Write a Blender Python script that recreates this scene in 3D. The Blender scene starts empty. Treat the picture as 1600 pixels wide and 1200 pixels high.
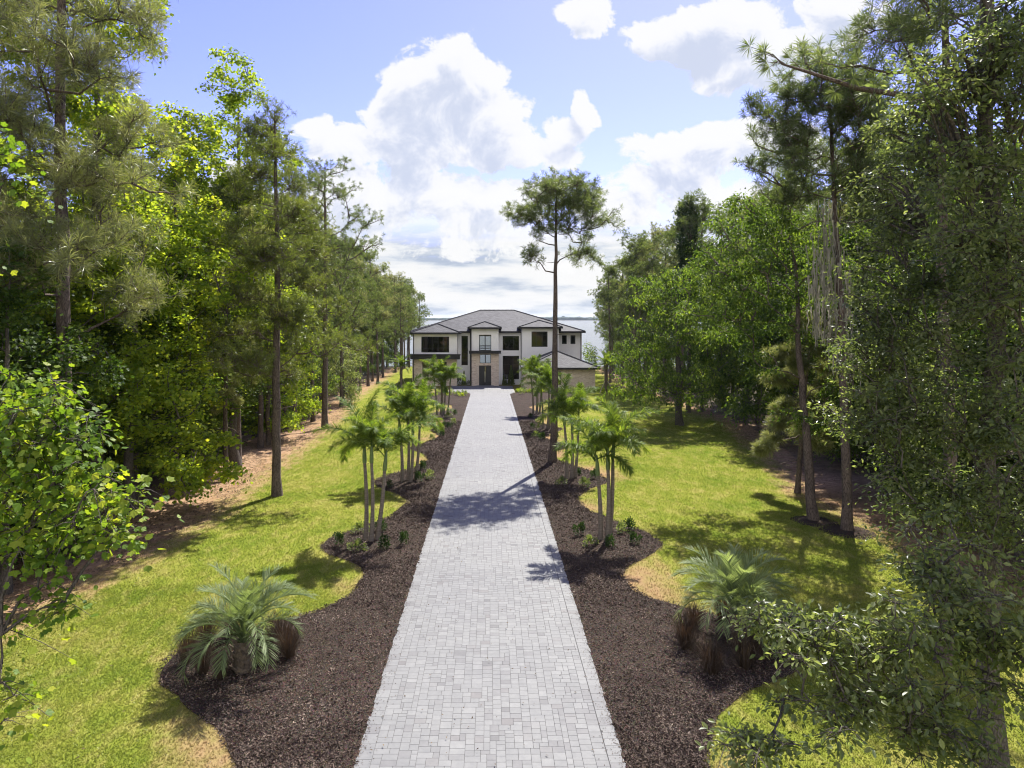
import bpy, math, random
import numpy as np

rng = np.random.default_rng(11)
random.seed(11)
SC = bpy.context.scene
COL = SC.collection
PI = math.pi

# ---------------------------------------------------------------- photograph geometry
F, VX, HY, CAMZ, FH, SL = 1067.0, 766.0, 496.0, 8.4, 8963.0, 0.0197


def gz(x, y):
    """height of the ground: a gentle even fall towards the lake, then the bank"""
    y = np.asarray(y, float)
    z = -SL * np.minimum(y, 150)
    return z - 3.6 * np.clip((y - 150) / 60.0, 0, 1) ** 1.3


def gp(px, py):
    Y = FH / (py - 517.0)
    return ((px - VX) * Y / F, Y)


def at(px, py, Y):
    return np.array([(px - VX) * Y / F, Y, CAMZ - (py - HY) * Y / F])


# ---------------------------------------------------------------- mesh helpers
class MB:
    def __init__(self):
        self.v, self.f, self.n = [], [], 0
        self.m = []

    def add(self, v, f, mi=0):
        v = np.asarray(v, np.float32).reshape(-1, 3)
        f = np.asarray(f, np.int64)
        if f.size == 0:
            return
        self.v.append(v)
        self.f.append(f + self.n)
        self.m.append(mi)
        self.n += len(v)

    def box(self, x0, x1, y0, y1, z0, z1, mi=0):
        v = [(x, y, z) for z in (z0, z1) for y in (y0, y1) for x in (x0, x1)]
        f = [(0, 2, 3, 1), (4, 5, 7, 6), (0, 1, 5, 4), (2, 6, 7, 3), (0, 4, 6, 2), (1, 3, 7, 5)]
        self.add(v, f, mi)

    def poly(self, pts, mi=0):
        self.add(pts, [tuple(range(len(pts)))], mi)

    def tube(self, pts, rad, sides=6, cap=False, mi=0):
        v, f = tube(pts, rad, sides)
        self.add(v, f, mi)
        if cap:
            n = len(v)
            self.add(v[n - sides:], [tuple(range(sides))], mi)
            self.add(v[:sides], [tuple(range(sides - 1, -1, -1))], mi)

    def mesh(self, name, mats, smooth=False):
        me = bpy.data.meshes.new(name)
        V = np.concatenate(self.v)
        loops = np.concatenate([f.reshape(-1) for f in self.f]).astype(np.int32)
        tot = np.concatenate([np.full(len(f), f.shape[1], np.int32) for f in self.f])
        mi = np.concatenate([np.full(len(f), k, np.int32) for f, k in zip(self.f, self.m)])
        st = np.concatenate(([0], np.cumsum(tot)[:-1])).astype(np.int32)
        me.vertices.add(len(V))
        me.vertices.foreach_set('co', V.reshape(-1).astype(np.float32))
        me.loops.add(len(loops))
        me.loops.foreach_set('vertex_index', loops)
        me.polygons.add(len(tot))
        me.polygons.foreach_set('loop_start', st)
        me.polygons.foreach_set('loop_total', tot)
        me.polygons.foreach_set('material_index', mi)
        me.polygons.foreach_set('use_smooth', np.full(len(tot), bool(smooth)))
        for m in (mats if isinstance(mats, (list, tuple)) else [mats]):
            me.materials.append(m)
        me.update(calc_edges=True)
        return me

    def build(self, name, mats, parent=None, smooth=False):
        me = self.mesh(name, mats, smooth)
        return link(name, me, parent)


def link(name, data, parent=None):
    o = bpy.data.objects.new(name, data)
    COL.objects.link(o)
    if parent is not None:
        o.parent = parent
    return o


def thing(name, label, cat, loc=(0, 0, 0), rz=0.0, group=None, sc=1.0):
    o = link(name, None)
    o.location = loc
    o.rotation_euler = (0, 0, rz)
    o.scale = (sc, sc, sc)
    return tag(o, label, cat, group)


def tag(o, label=None, cat=None, group=None, kind=None):
    for k, val in (('label', label), ('category', cat), ('group', group), ('kind', kind)):
        if val:
            o[k] = val
    return o


def dup(root, loc, rz, label, group=None, sc=1.0, szf=1.0):
    r = root.copy()
    COL.objects.link(r)
    r.location = loc
    r.rotation_euler = (0, 0, rz)
    r.scale = (sc, sc, sc * szf)
    r['label'] = label
    if group:
        r['group'] = group
    for ch in list(root.children):
        c = ch.copy()
        COL.objects.link(c)
        c.parent = r
        for g in ch.children:
            d = g.copy()
            COL.objects.link(d)
            d.parent = c
    return r


def nrm(a):
    a = np.asarray(a, float)
    return a / np.maximum(np.linalg.norm(a, axis=-1, keepdims=True), 1e-9)


def tube(pts, rad, sides=6):
    P = np.asarray(pts, float)
    n = len(P)
    R = np.broadcast_to(np.asarray(rad, float), (n,))
    T = np.gradient(P, axis=0)
    T = nrm(T)
    ref = np.array([0.31, 0.17, 1.0]) if abs(T[0][2]) < 0.8 else np.array([1.0, 0.2, 0.1])
    A = nrm(np.cross(T, ref))
    B = np.cross(T, A)
    an = np.linspace(0, 2 * PI, sides, endpoint=False)
    V = P[:, None] + R[:, None, None] * (np.cos(an)[None, :, None] * A[:, None] + np.sin(an)[None, :, None] * B[:, None])
    i = np.arange(n - 1)[:, None] * sides
    j = np.arange(sides)[None]
    k = (j + 1) % sides
    Fq = np.stack([i + j, i + k, i + sides + k, i + sides + j], -1).reshape(-1, 4)
    return V.reshape(-1, 3), Fq


LEAF = {
    'oval': (np.array([(0, 0, 0), (.35, .30, .07), (.75, .22, .05), (1, 0, -.05), (.75, -.22, .05), (.35, -.30, .07)]),
             [(0, 3, 2, 1), (0, 5, 4, 3)]),
    'diamond': (np.array([(0, 0, 0), (.45, .36, .06), (1, 0, -.04), (.45, -.36, .06)]), [(0, 1, 2), (0, 2, 3)]),
    'maple': (np.array([(0, 0, 0), (.22, .46, .05), (.45, .30, .03), (.62, .55, .0), (.72, .22, .02), (1, 0, -.06),
                        (.72, -.22, .02), (.62, -.55, .0), (.45, -.30, .03), (.22, -.46, .05)]),
              [(0, 3, 2, 1), (0, 5, 4, 3), (0, 7, 6, 5), (0, 9, 8, 7)]),
}


def leaves(mb, pos, axis, nor, size, shape='diamond', mi=0, wid=1.0):
    N = len(pos)
    if N == 0:
        return
    tv, tf = LEAF[shape]
    a = nrm(axis)
    b = nrm(np.cross(nor, a))
    c = np.cross(a, b)
    s = np.broadcast_to(np.asarray(size, float), (N,))[:, None, None]
    V = pos[:, None] + s * (tv[None, :, 0:1] * a[:, None] + wid * tv[None, :, 1:2] * b[:, None] + tv[None, :, 2:3] * c[:, None])
    base = (np.arange(N) * len(tv))[:, None, None]
    mb.add(V.reshape(-1, 3), (np.array(tf)[None] + base).reshape(-1, len(tf[0])), mi)


def needles(mb, pos, dirs, length, width, droop=0.12, mi=0):
    """thin two-segment needles, as one bent kite each"""
    N = len(pos)
    d = nrm(dirs)
    L = np.broadcast_to(np.asarray(length, float), (N,))[:, None]
    w = nrm(np.cross(d, rng.normal(size=(N, 3)))) * width
    mid = pos + d * L * .5
    tip = pos + d * L + np.array([0, 0, -1.0]) * L * droop
    V = np.stack([pos, mid + w * .5, tip, mid - w * .5], 1).reshape(-1, 3)
    i = np.arange(N)[:, None] * 4
    mb.add(V, np.concatenate([i, i + 1, i + 2, i + 3], 1), mi)


# ---------------------------------------------------------------- materials
def mat(name):
    m = bpy.data.materials.new(name)
    m.use_nodes = True
    nt = m.node_tree
    for n in list(nt.nodes):
        nt.nodes.remove(n)
    out = nt.nodes.new('ShaderNodeOutputMaterial')
    return m, nt, out


def nd(nt, typ, ins=None, **kw):
    n = nt.nodes.new('ShaderNode' + typ)
    for k, v in kw.items():
        setattr(n, k, v)
    for k, v in (ins or {}).items():
        if isinstance(v, bpy.types.NodeSocket):
            nt.links.new(v, n.inputs[k])
        else:
            n.inputs[k].default_value = v
    return n


def ramp(nt, fac, stops):
    r = nt.nodes.new('ShaderNodeValToRGB')
    el = r.color_ramp.elements
    while len(el) < len(stops):
        el.new(0.5)
    for e, (p, c) in zip(el, stops):
        e.position = p
        e.color = (c[0], c[1], c[2], 1)
    nt.links.new(fac, r.inputs[0])
    return r.outputs[0]


def mixc(nt, fac, a, b, mode='MIX'):
    n = nt.nodes.new('ShaderNodeMix')
    n.data_type = 'RGBA'
    n.blend_type = mode
    for idx, v in ((0, fac), (6, a), (7, b)):
        if isinstance(v, bpy.types.NodeSocket):
            nt.links.new(v, n.inputs[idx])
        elif idx == 0:
            n.inputs[0].default_value = v
        else:
            n.inputs[idx].default_value = (v[0], v[1], v[2], 1)
    return n.outputs[2]


def mth(nt, op, a, b=None, c=None, clamp=False):
    n = nt.nodes.new('ShaderNodeMath')
    n.operation = op
    n.use_clamp = clamp
    for i, v in enumerate((a, b, c)):
        if v is None:
            continue
        if isinstance(v, bpy.types.NodeSocket):
            nt.links.new(v, n.inputs[i])
        else:
            n.inputs[i].default_value = v
    return n.outputs[0]


def noise(nt, vec, scale, detail=4, rough=.55, dist=0.0, out=0):
    n = nd(nt, 'TexNoise', {'Scale': scale, 'Detail': detail, 'Roughness': rough, 'Distortion': dist})
    if vec is not None:
        nt.links.new(vec, n.inputs['Vector'])
    return n.outputs[out]


def leaf_mat(name, stops, trans, tfac=.38, rough=.5, spec=.22):
    """foliage: colour differs from leaf to leaf and tree to tree; light comes through"""
    m, nt, out = mat(name)
    geo = nd(nt, 'NewGeometry')
    oi = nd(nt, 'ObjectInfo')
    tc = nd(nt, 'TexCoord')
    cl = noise(nt, tc.outputs['Object'], .9, 2, .5)                  # whole sprays of older and younger leaves
    cl = mth(nt, 'MULTIPLY_ADD', mth(nt, 'SUBTRACT', cl, .5), 2.2, .5)
    fac = mth(nt, 'ADD', mth(nt, 'MULTIPLY', geo.outputs['Random Per Island'], ISL), mth(nt, 'MULTIPLY', oi.outputs['Random'], .18))
    fac = mth(nt, 'MULTIPLY_ADD', cl, .82 - ISL, fac)
    c = ramp(nt, fac, stops)
    p = nd(nt, 'BsdfPrincipled', {'Base Color': c, 'Roughness': rough, 'Specular IOR Level': spec})
    tc = mixc(nt, 1.0, c, trans, 'MULTIPLY')
    t = nd(nt, 'BsdfTranslucent', {'Color': tc})
    mx = nd(nt, 'MixShader', {0: tfac, 1: p.outputs[0], 2: t.outputs[0]})
    nt.links.new(mx.outputs[0], out.inputs[0])
    return m


def simple(name, col, rough=.6, metal=0.0, spec=.5, nscale=None, namt=.25, bump=0.0, stretch=None):
    m, nt, out = mat(name)
    p = nd(nt, 'BsdfPrincipled', {'Roughness': rough, 'Metallic': metal, 'Specular IOR Level': spec})
    if nscale:
        tc = nd(nt, 'TexCoord')
        v = tc.outputs['Object']
        if stretch:
            v = nd(nt, 'Mapping', {'Vector': v, 'Scale': stretch}).outputs[0]
        n = noise(nt, v, nscale, 6, .6)
        lo = [c * (1 - namt) for c in col]
        hi = [min(1, c * (1 + namt)) for c in col]
        nt.links.new(ramp(nt, n, [(.3, lo), (.7, hi)]), p.inputs['Base Color'])
        if bump:
            b = nd(nt, 'Bump', {'Height': n, 'Strength': bump, 'Distance': .05})
            nt.links.new(b.outputs[0], p.inputs['Normal'])
    else:
        p.inputs['Base Color'].default_value = (*col, 1)
    nt.links.new(p.outputs[0], out.inputs[0])
    return m


def bark_mat(name, dark, light, scale=9.0):
    """furrowed bark: long broken plates with dark cracks between"""
    m, nt, out = mat(name)
    tc = nd(nt, 'TexCoord')
    v = nd(nt, 'Mapping', {'Vector': tc.outputs['Object'], 'Scale': (1, 1, .22)}).outputs[0]
    n0 = noise(nt, v, scale * .8, 3, .5, out=1)
    vv = nd(nt, 'VectorMath', {0: n0, 1: (.12, .12, .12), 2: v}, operation='MULTIPLY_ADD').outputs[0]
    vo = nd(nt, 'TexVoronoi', {'Vector': vv, 'Scale': scale * 2.2}, feature='DISTANCE_TO_EDGE')
    n = noise(nt, v, scale * 2.5, 8, .7)
    big = noise(nt, tc.outputs['Object'], .9, 4, .6)
    f = mth(nt, 'ADD', mth(nt, 'MULTIPLY', mth(nt, 'MINIMUM', vo.outputs[0], .2), 1.3), mth(nt, 'MULTIPLY', n, .75))
    c = ramp(nt, f, [(.25, dark), (.62, light)])
    c = mixc(nt, 1.0, c, ramp(nt, big, [(.3, (.65, .65, .68)), (.7, (1.3, 1.25, 1.2))]), 'MULTIPLY')
    b = nd(nt, 'Bump', {'Height': f, 'Strength': .8, 'Distance': .04})
    p = nd(nt, 'BsdfPrincipled', {'Base Color': c, 'Roughness': .95, 'Specular IOR Level': .1, 'Normal': b.outputs[0]})
    nt.links.new(p.outputs[0], out.inputs[0])
    return m


ISL = .48
M = {}
M['pine_bark'] = bark_mat('pine_bark', (.028, .022, .019), (.155, .125, .105), 9)
M['grey_bark'] = bark_mat('grey_bark', (.03, .027, .023), (.145, .13, .11), 12)
M['needle'] = leaf_mat('pine_needles', [(0, (.022, .036, .014)), (.4, (.065, .092, .034)), (.8, (.14, .17, .07)), (1, (.23, .24, .12))], (2.0, 2.0, .9), .46, .4, .4)
M['needle_yellow'] = leaf_mat('yellowish_pine_needles', [(0, (.05, .07, .018)), (.5, (.12, .15, .035)), (1, (.27, .27, .07))], (1.7, 1.7, .8), .45, .4, .4)
M['needle_grey'] = leaf_mat('greyish_pine_needles', [(0, (.06, .08, .035)), (.5, (.16, .18, .075)), (1, (.36, .36, .19))], (1.7, 1.65, .9), .45, .35, .4)
M['leaf_bright'] = leaf_mat('bright_leaves', [(0, (.032, .075, .012)), (.35, (.12, .20, .024)), (.72, (.27, .35, .04)), (1, (.42, .41, .06))], (2.2, 1.9, .9), .58)
M['leaf_yellow'] = leaf_mat('yellow_green_leaves', [(0, (.04, .09, .012)), (.4, (.12, .20, .028)), (.75, (.28, .32, .045)), (1, (.46, .43, .06))], (1.9, 1.8, .6), .5)
M['leaf_mid'] = leaf_mat('mid_green_leaves', [(0, (.014, .034, .009)), (.4, (.048, .088, .020)), (.75, (.125, .18, .04)), (1, (.26, .29, .07))], (2.1, 2.0, .7), .55)
M['leaf_dark'] = leaf_mat('dark_glossy_leaves', [(0, (.030, .048, .018)), (.45, (.10, .13, .048)), (.85, (.22, .245, .11)), (1, (.36, .37, .21))], (2.1, 2.1, 1.0), .54, .36, .45)
M['vine'] = leaf_mat('vine_leaves', [(0, (.012, .03, .01)), (1, (.05, .08, .02))], (1.6, 1.8, .8), .3)
M['palm'] = leaf_mat('palm_leaflets', [(0, (.03, .07, .014)), (.5, (.095, .155, .028)), (1, (.25, .30, .065))], (2.0, 1.9, .7), .48, .5, .2)
M['palm_blue'] = leaf_mat('grey_green_palm_leaflets', [(0, (.085, .12, .055)), (.5, (.17, .22, .105)), (1, (.33, .38, .20))], (1.7, 1.7, .8), .46, .5, .22)
M['purple'] = leaf_mat('purple_grass_blades', [(0, (.022, .016, .012)), (.6, (.062, .044, .028)), (1, (.20, .16, .085))], (1.4, 1.0, .8), .25, .5)
M['moss'] = leaf_mat('hanging_moss', [(0, (.16, .15, .12)), (1, (.36, .34, .28))], (1, 1, .9), .3, .9, .1)
M['palm_trunk'] = simple('palm_trunk', (.15, .125, .10), .85, nscale=4, namt=.4, bump=.5, stretch=(1, 1, 7))
M['palm_fibre'] = simple('palm_trunk_fibre', (.11, .085, .06), .95, nscale=14, namt=.55, bump=1.0)
M['crownshaft'] = simple('palm_crownshaft', (.10, .15, .045), .5, nscale=5, namt=.3)
M['timber'] = simple('timber_brace', (.40, .33, .24), .8, nscale=8, namt=.3)
SUN, SKY, CLOUD, FILL_BANK, EXPO, HAZE, DENO = 5.0, .12, .42, .80, 1.24, .00005, True
# ---------------------------------------------------------------- plant makers
UP = np.array([0, 0, 1.0])


def rdir(n):
    return nrm(rng.normal(size=(n, 3)))


def trunk_path(H, n=14, wob=.02, lean=(0, 0)):
    t = np.linspace(0, 1, n)
    w = np.cumsum(rng.normal(0, wob * H / n, (n, 2)), axis=0)
    w[0] = 0
    return np.stack([lean[0] * H * t ** 1.3 + w[:, 0], lean[1] * H * t ** 1.3 + w[:, 1], t * H], 1)


def lerp_path(P, t):
    x = np.clip(t, 0, 1) * (len(P) - 1)
    i = min(int(x), len(P) - 2)
    return P[i] + (P[i + 1] - P[i]) * (x - i)


def pine_mesh(H=20, cb=.5, R=3.6, limbs=34, r0=.24, needle=.30, nper=34, width=.022, prof=None, low=-12, high=55,
              lean=(0, 0), dens=1.0, stubs=6, leaf='needle', curl=.25, tmin=0.0, bare=.3):
    """trunk with every limb and twig, and a crown of needle tufts at the twig ends"""
    tb, cm = MB(), MB()
    P = trunk_path(H, 16, .03, lean)
    t = np.linspace(0, 1, 16)
    rad = r0 * (1 - .78 * t ** 1.15)
    rad[0] *= 1.35
    rad[-1] = .02
    tb.tube(P, rad, 9)
    tips, tdirs = [], []
    az = rng.uniform(0, 6.28)
    prof = prof or (lambda u: .25 + .9 * math.sin(PI * min(1, (.12 + .88 * (1 - u)) ** .75)))
    for i in range(limbs):
        u = (i + rng.uniform(0, 1)) / limbs
        h = cb + (1 - cb) * u * .985
        az += 2.4 + rng.normal(0, .35)
        L = R * prof(u) * rng.uniform(.65, 1.12)
        el = math.radians(low + (high - low) * u ** 1.2 + rng.normal(0, 9))
        p0 = lerp_path(P, h)
        hd = np.array([math.cos(az), math.sin(az), 0])
        n = 6
        s = np.linspace(0, 1, n)
        z = np.sin(el) * L * s + curl * L * s ** 2.2 * rng.uniform(.2, 1.2)
        br = p0 + hd * (np.cos(el) * L * s)[:, None] + UP * z[:, None]
        br[1:] += rng.normal(0, .035 * L, (n - 1, 3))
        lr = max(.02, min(.09, r0 * .32 * (1 - .55 * u)) * (L / R) ** .6)
        tb.tube(br, lr * (1 - .8 * s) + .006, 5)
        ns = max(3, int(dens * (3 + L * 2.6)))
        for k in range(ns):
            q = bare + (1 - bare) * (k + rng.uniform(0, 1)) / ns
            b0 = lerp_path(br, q)
            tan = nrm(lerp_path(br, min(1, q + .15)) - lerp_path(br, q - .1))
            side = np.cross(tan, UP) * (1 if k % 2 else -1)
            d = nrm(tan * rng.uniform(.4, 1.0) + side * rng.uniform(.3, 1.1) + UP * rng.uniform(-.1, .55))
            l2 = (.22 + .32 * (1 - q)) * L * rng.uniform(.5, 1.1)
            e = b0 + d * l2 + UP * .12 * l2
            m_ = (b0 + e) / 2 + rng.normal(0, .05 * l2, 3)
            tb.tube([b0, m_, e], [lr * .3 + .004, lr * .2 + .004, .005], 3)
            tips.append(e); tdirs.append(nrm(e - m_ + UP * .15))
            for w in range(2 if l2 > .5 else 1):
                q2 = rng.uniform(.35, .85)
                b1 = b0 + (e - b0) * q2
                d1 = nrm(d + rdir(1)[0] * .9 + UP * .25)
                e1 = b1 + d1 * l2 * rng.uniform(.3, .6)
                tb.tube([b1, e1], [.006, .004], 3)
                tips.append(e1); tdirs.append(d1)
        tips.append(br[-1]); tdirs.append(nrm(br[-1] - br[-2]))
    for i in range(stubs):                                   # dead snags on the bare trunk
        h = cb * rng.uniform(.45, 1.0)
        a = rng.uniform(0, 6.28)
        p0 = lerp_path(P, h)
        L = rng.uniform(.3, 1.3)
        d = np.array([math.cos(a), math.sin(a), rng.uniform(-.4, .3)])
        tb.tube([p0, p0 + d * L * .5, p0 + d * L + UP * rng.uniform(-.2, .1)], [.028, .018, .006], 4)
    tips, tdirs = np.array(tips), np.array(tdirs)
    for s0 in range(0, 2):                                   # a tuft: needles fanned round the twig end
        k = nper if s0 == 0 else nper // 2
        pos = np.repeat(tips - (tdirs * needle * .55 if s0 else 0), k, 0)
        dd = np.repeat(tdirs, k, 0) * rng.uniform(.15, 1.1, (len(pos), 1)) + rdir(len(pos)) * .75 + UP * .12
        pos = pos - np.repeat(tdirs, k, 0) * rng.uniform(0, .45, (len(pos), 1)) * needle
        needles(cm, pos, dd, needle * rng.uniform(.7, 1.15, len(pos)), width, .14)
    return tb.mesh('trunk', M['pine_bark'], True), cm.mesh('crown', M[leaf])


def tuft_mesh_add(cm, tips, tdirs, nper, needle, width, rnd=.85):
    k = nper
    pos = np.repeat(tips, k, 0)
    td = np.repeat(tdirs, k, 0)
    dd = td * rng.uniform(.0, .9, (len(pos), 1)) + rdir(len(pos)) * rnd + UP * .15
    pos = pos - td * rng.uniform(0, .55, (len(pos), 1)) * needle
    needles(cm, pos, dd, needle * rng.uniform(.7, 1.15, len(pos)), width, .12)


def pine2_mesh(H, lobes, nlimb, ntip, r0=.24, needle=.28, nper=30, width=.02, lean=(0, 0), leaf='needle', stubs=6, shell=.35, spread=.62, rise=1.5):
    """pine whose limbs rise to the masses of its crown, each limb end dividing into twigs with a tuft at every tip"""
    tb, cm = MB(), MB()
    P = trunk_path(H * .97, 18, .03, lean)
    t = np.linspace(0, 1, 18)
    rad = r0 * (1 - .80 * t ** 1.3)
    rad[0] *= 1.35
    rad[-1] = .02
    tb.tube(P, rad, 9)
    zmin = min(l[2] - l[5] for l in lobes)
    nodes = [lerp_path(P, q) for q in np.linspace(max(.1, zmin / H - .1), .97, 26)]
    C = in_lobes(lobes, nlimb, shell)
    C = C + np.array([np.interp(C[:, 2], P[:, 2], P[:, 0]), np.interp(C[:, 2], P[:, 2], P[:, 1]), 0 * C[:, 2]]).T
    dist = np.linalg.norm(C[:, :2] - np.stack([np.interp(C[:, 2], P[:, 2], P[:, 0]), np.interp(C[:, 2], P[:, 2], P[:, 1])], 1), axis=1)
    tips, tdirs = [], []
    for c in C[np.argsort(dist)]:
        N = np.array(nodes)
        hd = np.linalg.norm((c - N)[:, :2], axis=1)
        cost = np.linalg.norm(c - N, axis=1) + rise * np.maximum(0, N[:, 2] - c[2] + .45 * hd)
        p0 = N[int(np.argmin(cost))]
        L = np.linalg.norm(c - p0)
        m1 = p0 + (c - p0) * .4 - UP * .05 * L + rng.normal(0, .06 * L, 3)
        m2 = p0 + (c - p0) * .75 - UP * .03 * L + rng.normal(0, .06 * L, 3)
        r = min(.10, .016 + .020 * L)
        tb.tube([p0, m1, m2, c], [r, r * .75, r * .5, .010], 5)
        nodes += [m1, m2]
        out = nrm(c - p0 + UP * .3 * L)
        sub = [m2, c, (m2 + c) / 2, (m1 + m2) / 2]
        for k in range(ntip):
            b0 = sub[k % 4]
            d = nrm(out * .55 + rdir(1)[0] * .9 + UP * .25)
            l2 = spread * rng.uniform(.45, 1.2)
            e = b0 + d * l2 + UP * .1 * l2
            tb.tube([b0, b0 + d * l2 * .5 - UP * .03, e], [.012, .009, .006], 3)
            tips.append(e); tdirs.append(nrm(d + UP * .4))
        tips.append(c); tdirs.append(out)
    for i in range(stubs):
        h = zmin / H * rng.uniform(.45, 1.05)
        a = rng.uniform(0, 6.28)
        p0 = lerp_path(P, h)
        L = rng.uniform(.3, 1.3)
        d = np.array([math.cos(a), math.sin(a), rng.uniform(-.4, .3)])
        tb.tube([p0, p0 + d * L * .5, p0 + d * L + UP * rng.uniform(-.2, .1)], [.028, .018, .006], 4)
    tuft_mesh_add(cm, np.array(tips), np.array(tdirs), nper, needle, width)
    return tb.mesh('trunk', M['pine_bark'], True), cm.mesh('crown', M[leaf])


def pine_lobes(H, cb, R, n=9):
    """ragged pine crown: a rounded top over uneven shelves of limbs"""
    L = [(rng.normal(0, .2), rng.normal(0, .2), H * .93, R * .5, R * .5, H * .07)]
    for i in range(n):
        u = (i + rng.uniform(.2, .8)) / n
        z = H * (cb + (.93 - cb) * u)
        rr = R * (.55 + .5 * math.sin(PI * (.25 + .6 * u))) * rng.uniform(.7, 1.15)
        a = i * 2.4 + rng.normal(0, .4)
        L.append((math.cos(a) * rr * .55, math.sin(a) * rr * .55, z, rr * .5, rr * .5, H * .045))
    return L


def in_lobes(lobes, n, shell=.45):
    """points inside a set of ellipsoids, most near their outsides"""
    w = np.array([l[3] * l[4] * l[5] for l in lobes]) ** .67
    idx = rng.choice(len(lobes), n, p=w / w.sum())
    d = rdir(n)
    r = (shell + (1 - shell) * rng.uniform(0, 1, n)) ** 1.0
    A = np.array([l[:6] for l in lobes])[idx]
    return A[:, :3] + d * r[:, None] * A[:, 3:6]


def broadleaf_mesh(H, centres, lpc, size, shape, r0=.25, spread=.5, flat=.6, droop=.25, lean=(0, 0), leaf='leaf_mid',
                   bark='grey_bark', twigs=0, trunk_top=.9, base=(0, 0, 0), wid=1.0, upness=.9, maxlen=None):
    tb, cm = MB(), MB()
    P = trunk_path(H * trunk_top, 14, .05, lean) + np.array(base)
    t = np.linspace(0, 1, 14)
    rad = r0 * (1 - .85 * t)
    rad[0] *= 1.3
    tb.tube(P, rad + .012, 9)
    nodes = [p for i, p in enumerate(P) if i > 2]
    C = centres[np.argsort(np.linalg.norm(centres[:, :2] - np.array(base)[:2], axis=1) + .3 * centres[:, 2])]
    for c in C:
        N = np.array(nodes)
        dv = c - N
        cost = np.linalg.norm(dv, axis=1) + 1.1 * np.maximum(0, N[:, 2] - c[2] + .4)
        p0 = N[int(np.argmin(cost))]
        L = np.linalg.norm(c - p0)
        m1 = p0 + (c - p0) * .4 + UP * .10 * L + rng.normal(0, .06 * L, 3)
        m2 = p0 + (c - p0) * .75 + UP * .08 * L + rng.normal(0, .05 * L, 3)
        r = min(.09, .012 + .018 * L)
        tb.tube([p0, m1, m2, c], [r, r * .7, r * .45, .007], 4)
        if len(nodes) < 900:
            nodes += [m1, m2]
    n = len(C) * lpc
    sp = spread * rng.uniform(.6, 1.25, (len(C), 1))
    off = rng.normal(size=(n, 3)) * np.repeat(sp, lpc, 0) * np.array([.6, .6, .6 * flat])
    pos = np.repeat(C, lpc, 0) + off
    pos[:, 2] -= droop * (off[:, 0] ** 2 + off[:, 1] ** 2) / np.maximum(np.repeat(sp, lpc, 0)[:, 0], .05)
    ax = nrm(off) * .7 + rdir(n) * .7 - UP * (droop * 1.2)
    nr = UP * upness + np.repeat(rdir(len(C)) * .6, lpc, 0) + rdir(n) * .45
    leaves(cm, pos, ax, nr, size * rng.uniform(.6, 1.15, n), shape, 0, wid)
    if twigs:
        for c, o in zip(np.repeat(C, twigs, 0), rng.choice(n, len(C) * twigs)):
            pass
        k = 0
        for ci, c in enumerate(C):
            for j in range(twigs):
                q = pos[ci * lpc + j]
                tb.tube([c, (c + q) / 2 + UP * .03, q], [.008, .006, .003], 3)
    return tb.mesh('trunk', M[bark], True), cm.mesh('crown', M[leaf])


def tree(name, meshes, label, x, y, rz=0, group=None, sc=1.0, cat='tree'):
    r = thing(name, label, cat, (x, y, float(gz(x, y)) - .05), rz, group, sc)
    link('trunk', meshes[0], r)
    link('crown', meshes[1], r)
    return r


def frond(mb, base, az, el, L, n, ll, w, arch, mode, stalk=.12, mi=0, mis=0):
    """one feather leaf: a curved stalk with leaflets; mode 'plume' sets them all round it, 'vee' in two raised ranks"""
    s = np.linspace(0, 1, 12)
    ang = el - arch * s ** 1.25
    ds = L / 11
    hx = np.concatenate(([0], np.cumsum(np.cos(ang[:-1]) * ds)))
    hz = np.concatenate(([0], np.cumsum(np.sin(ang[:-1]) * ds)))
    hd = np.array([math.cos(az), math.sin(az), 0])
    sd = np.array([-hd[1], hd[0], 0])
    bend = rng.normal(0, .06) * L * s ** 2
    R = np.array(base) + hd * hx[:, None] + UP * hz[:, None] + sd * bend[:, None]
    mb.tube(R, .022 * (1 - .8 * s) + .004, 4, mi=mis)
    u = np.sort(rng.uniform(stalk, 1, n))
    u = np.repeat(u, 2)
    k = np.clip((u * 11).astype(int), 0, 10)
    fr = u * 11 - k
    p = R[k] + (R[k + 1] - R[k]) * fr[:, None]
    T = nrm(R[k + 1] - R[k])
    N = nrm(np.cross(sd[None], T)) * -1
    N = np.where((N[:, 2:3] < 0), -N, N)
    sg = np.tile([1.0, -1.0], n)[:, None]
    if mode == 'plume':
        ph = rng.uniform(-.75, .95, len(u))[:, None]
    else:
        ph = rng.uniform(.25, .7, len(u))[:, None]
    fwd = ((.45 if mode == 'plume' else .85) + .8 * u ** 2)[:, None]
    d = nrm(sd * sg * np.cos(ph) + N * np.sin(ph) + T * fwd)
    lp = ll * (.45 + .75 * np.sin(PI * np.clip(.12 + .8 * u, 0, 1)))[:, None] * rng.uniform(.8, 1.1, (len(u), 1))
    wv = nrm(np.cross(d, N + rdir(len(u)) * .4)) * w
    mid = p + d * lp * .55
    tip = p + d * lp - UP * lp * rng.uniform(.05, .35, (len(u), 1)) * (1 if mode == 'plume' else .3)
    V = np.stack([p - wv * .35, p + wv * .35, mid + wv * .5, tip, mid - wv * .5], 1).reshape(-1, 3)
    i = np.arange(len(u))[:, None] * 5
    mb.add(V, np.concatenate([i, i + 1, i + 2, i + 4], 1), mi)
    mb.f.append(np.concatenate([i + 4, i + 2, i + 3], 1) + mb.n - len(V)); mb.m.append(mi)


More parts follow.
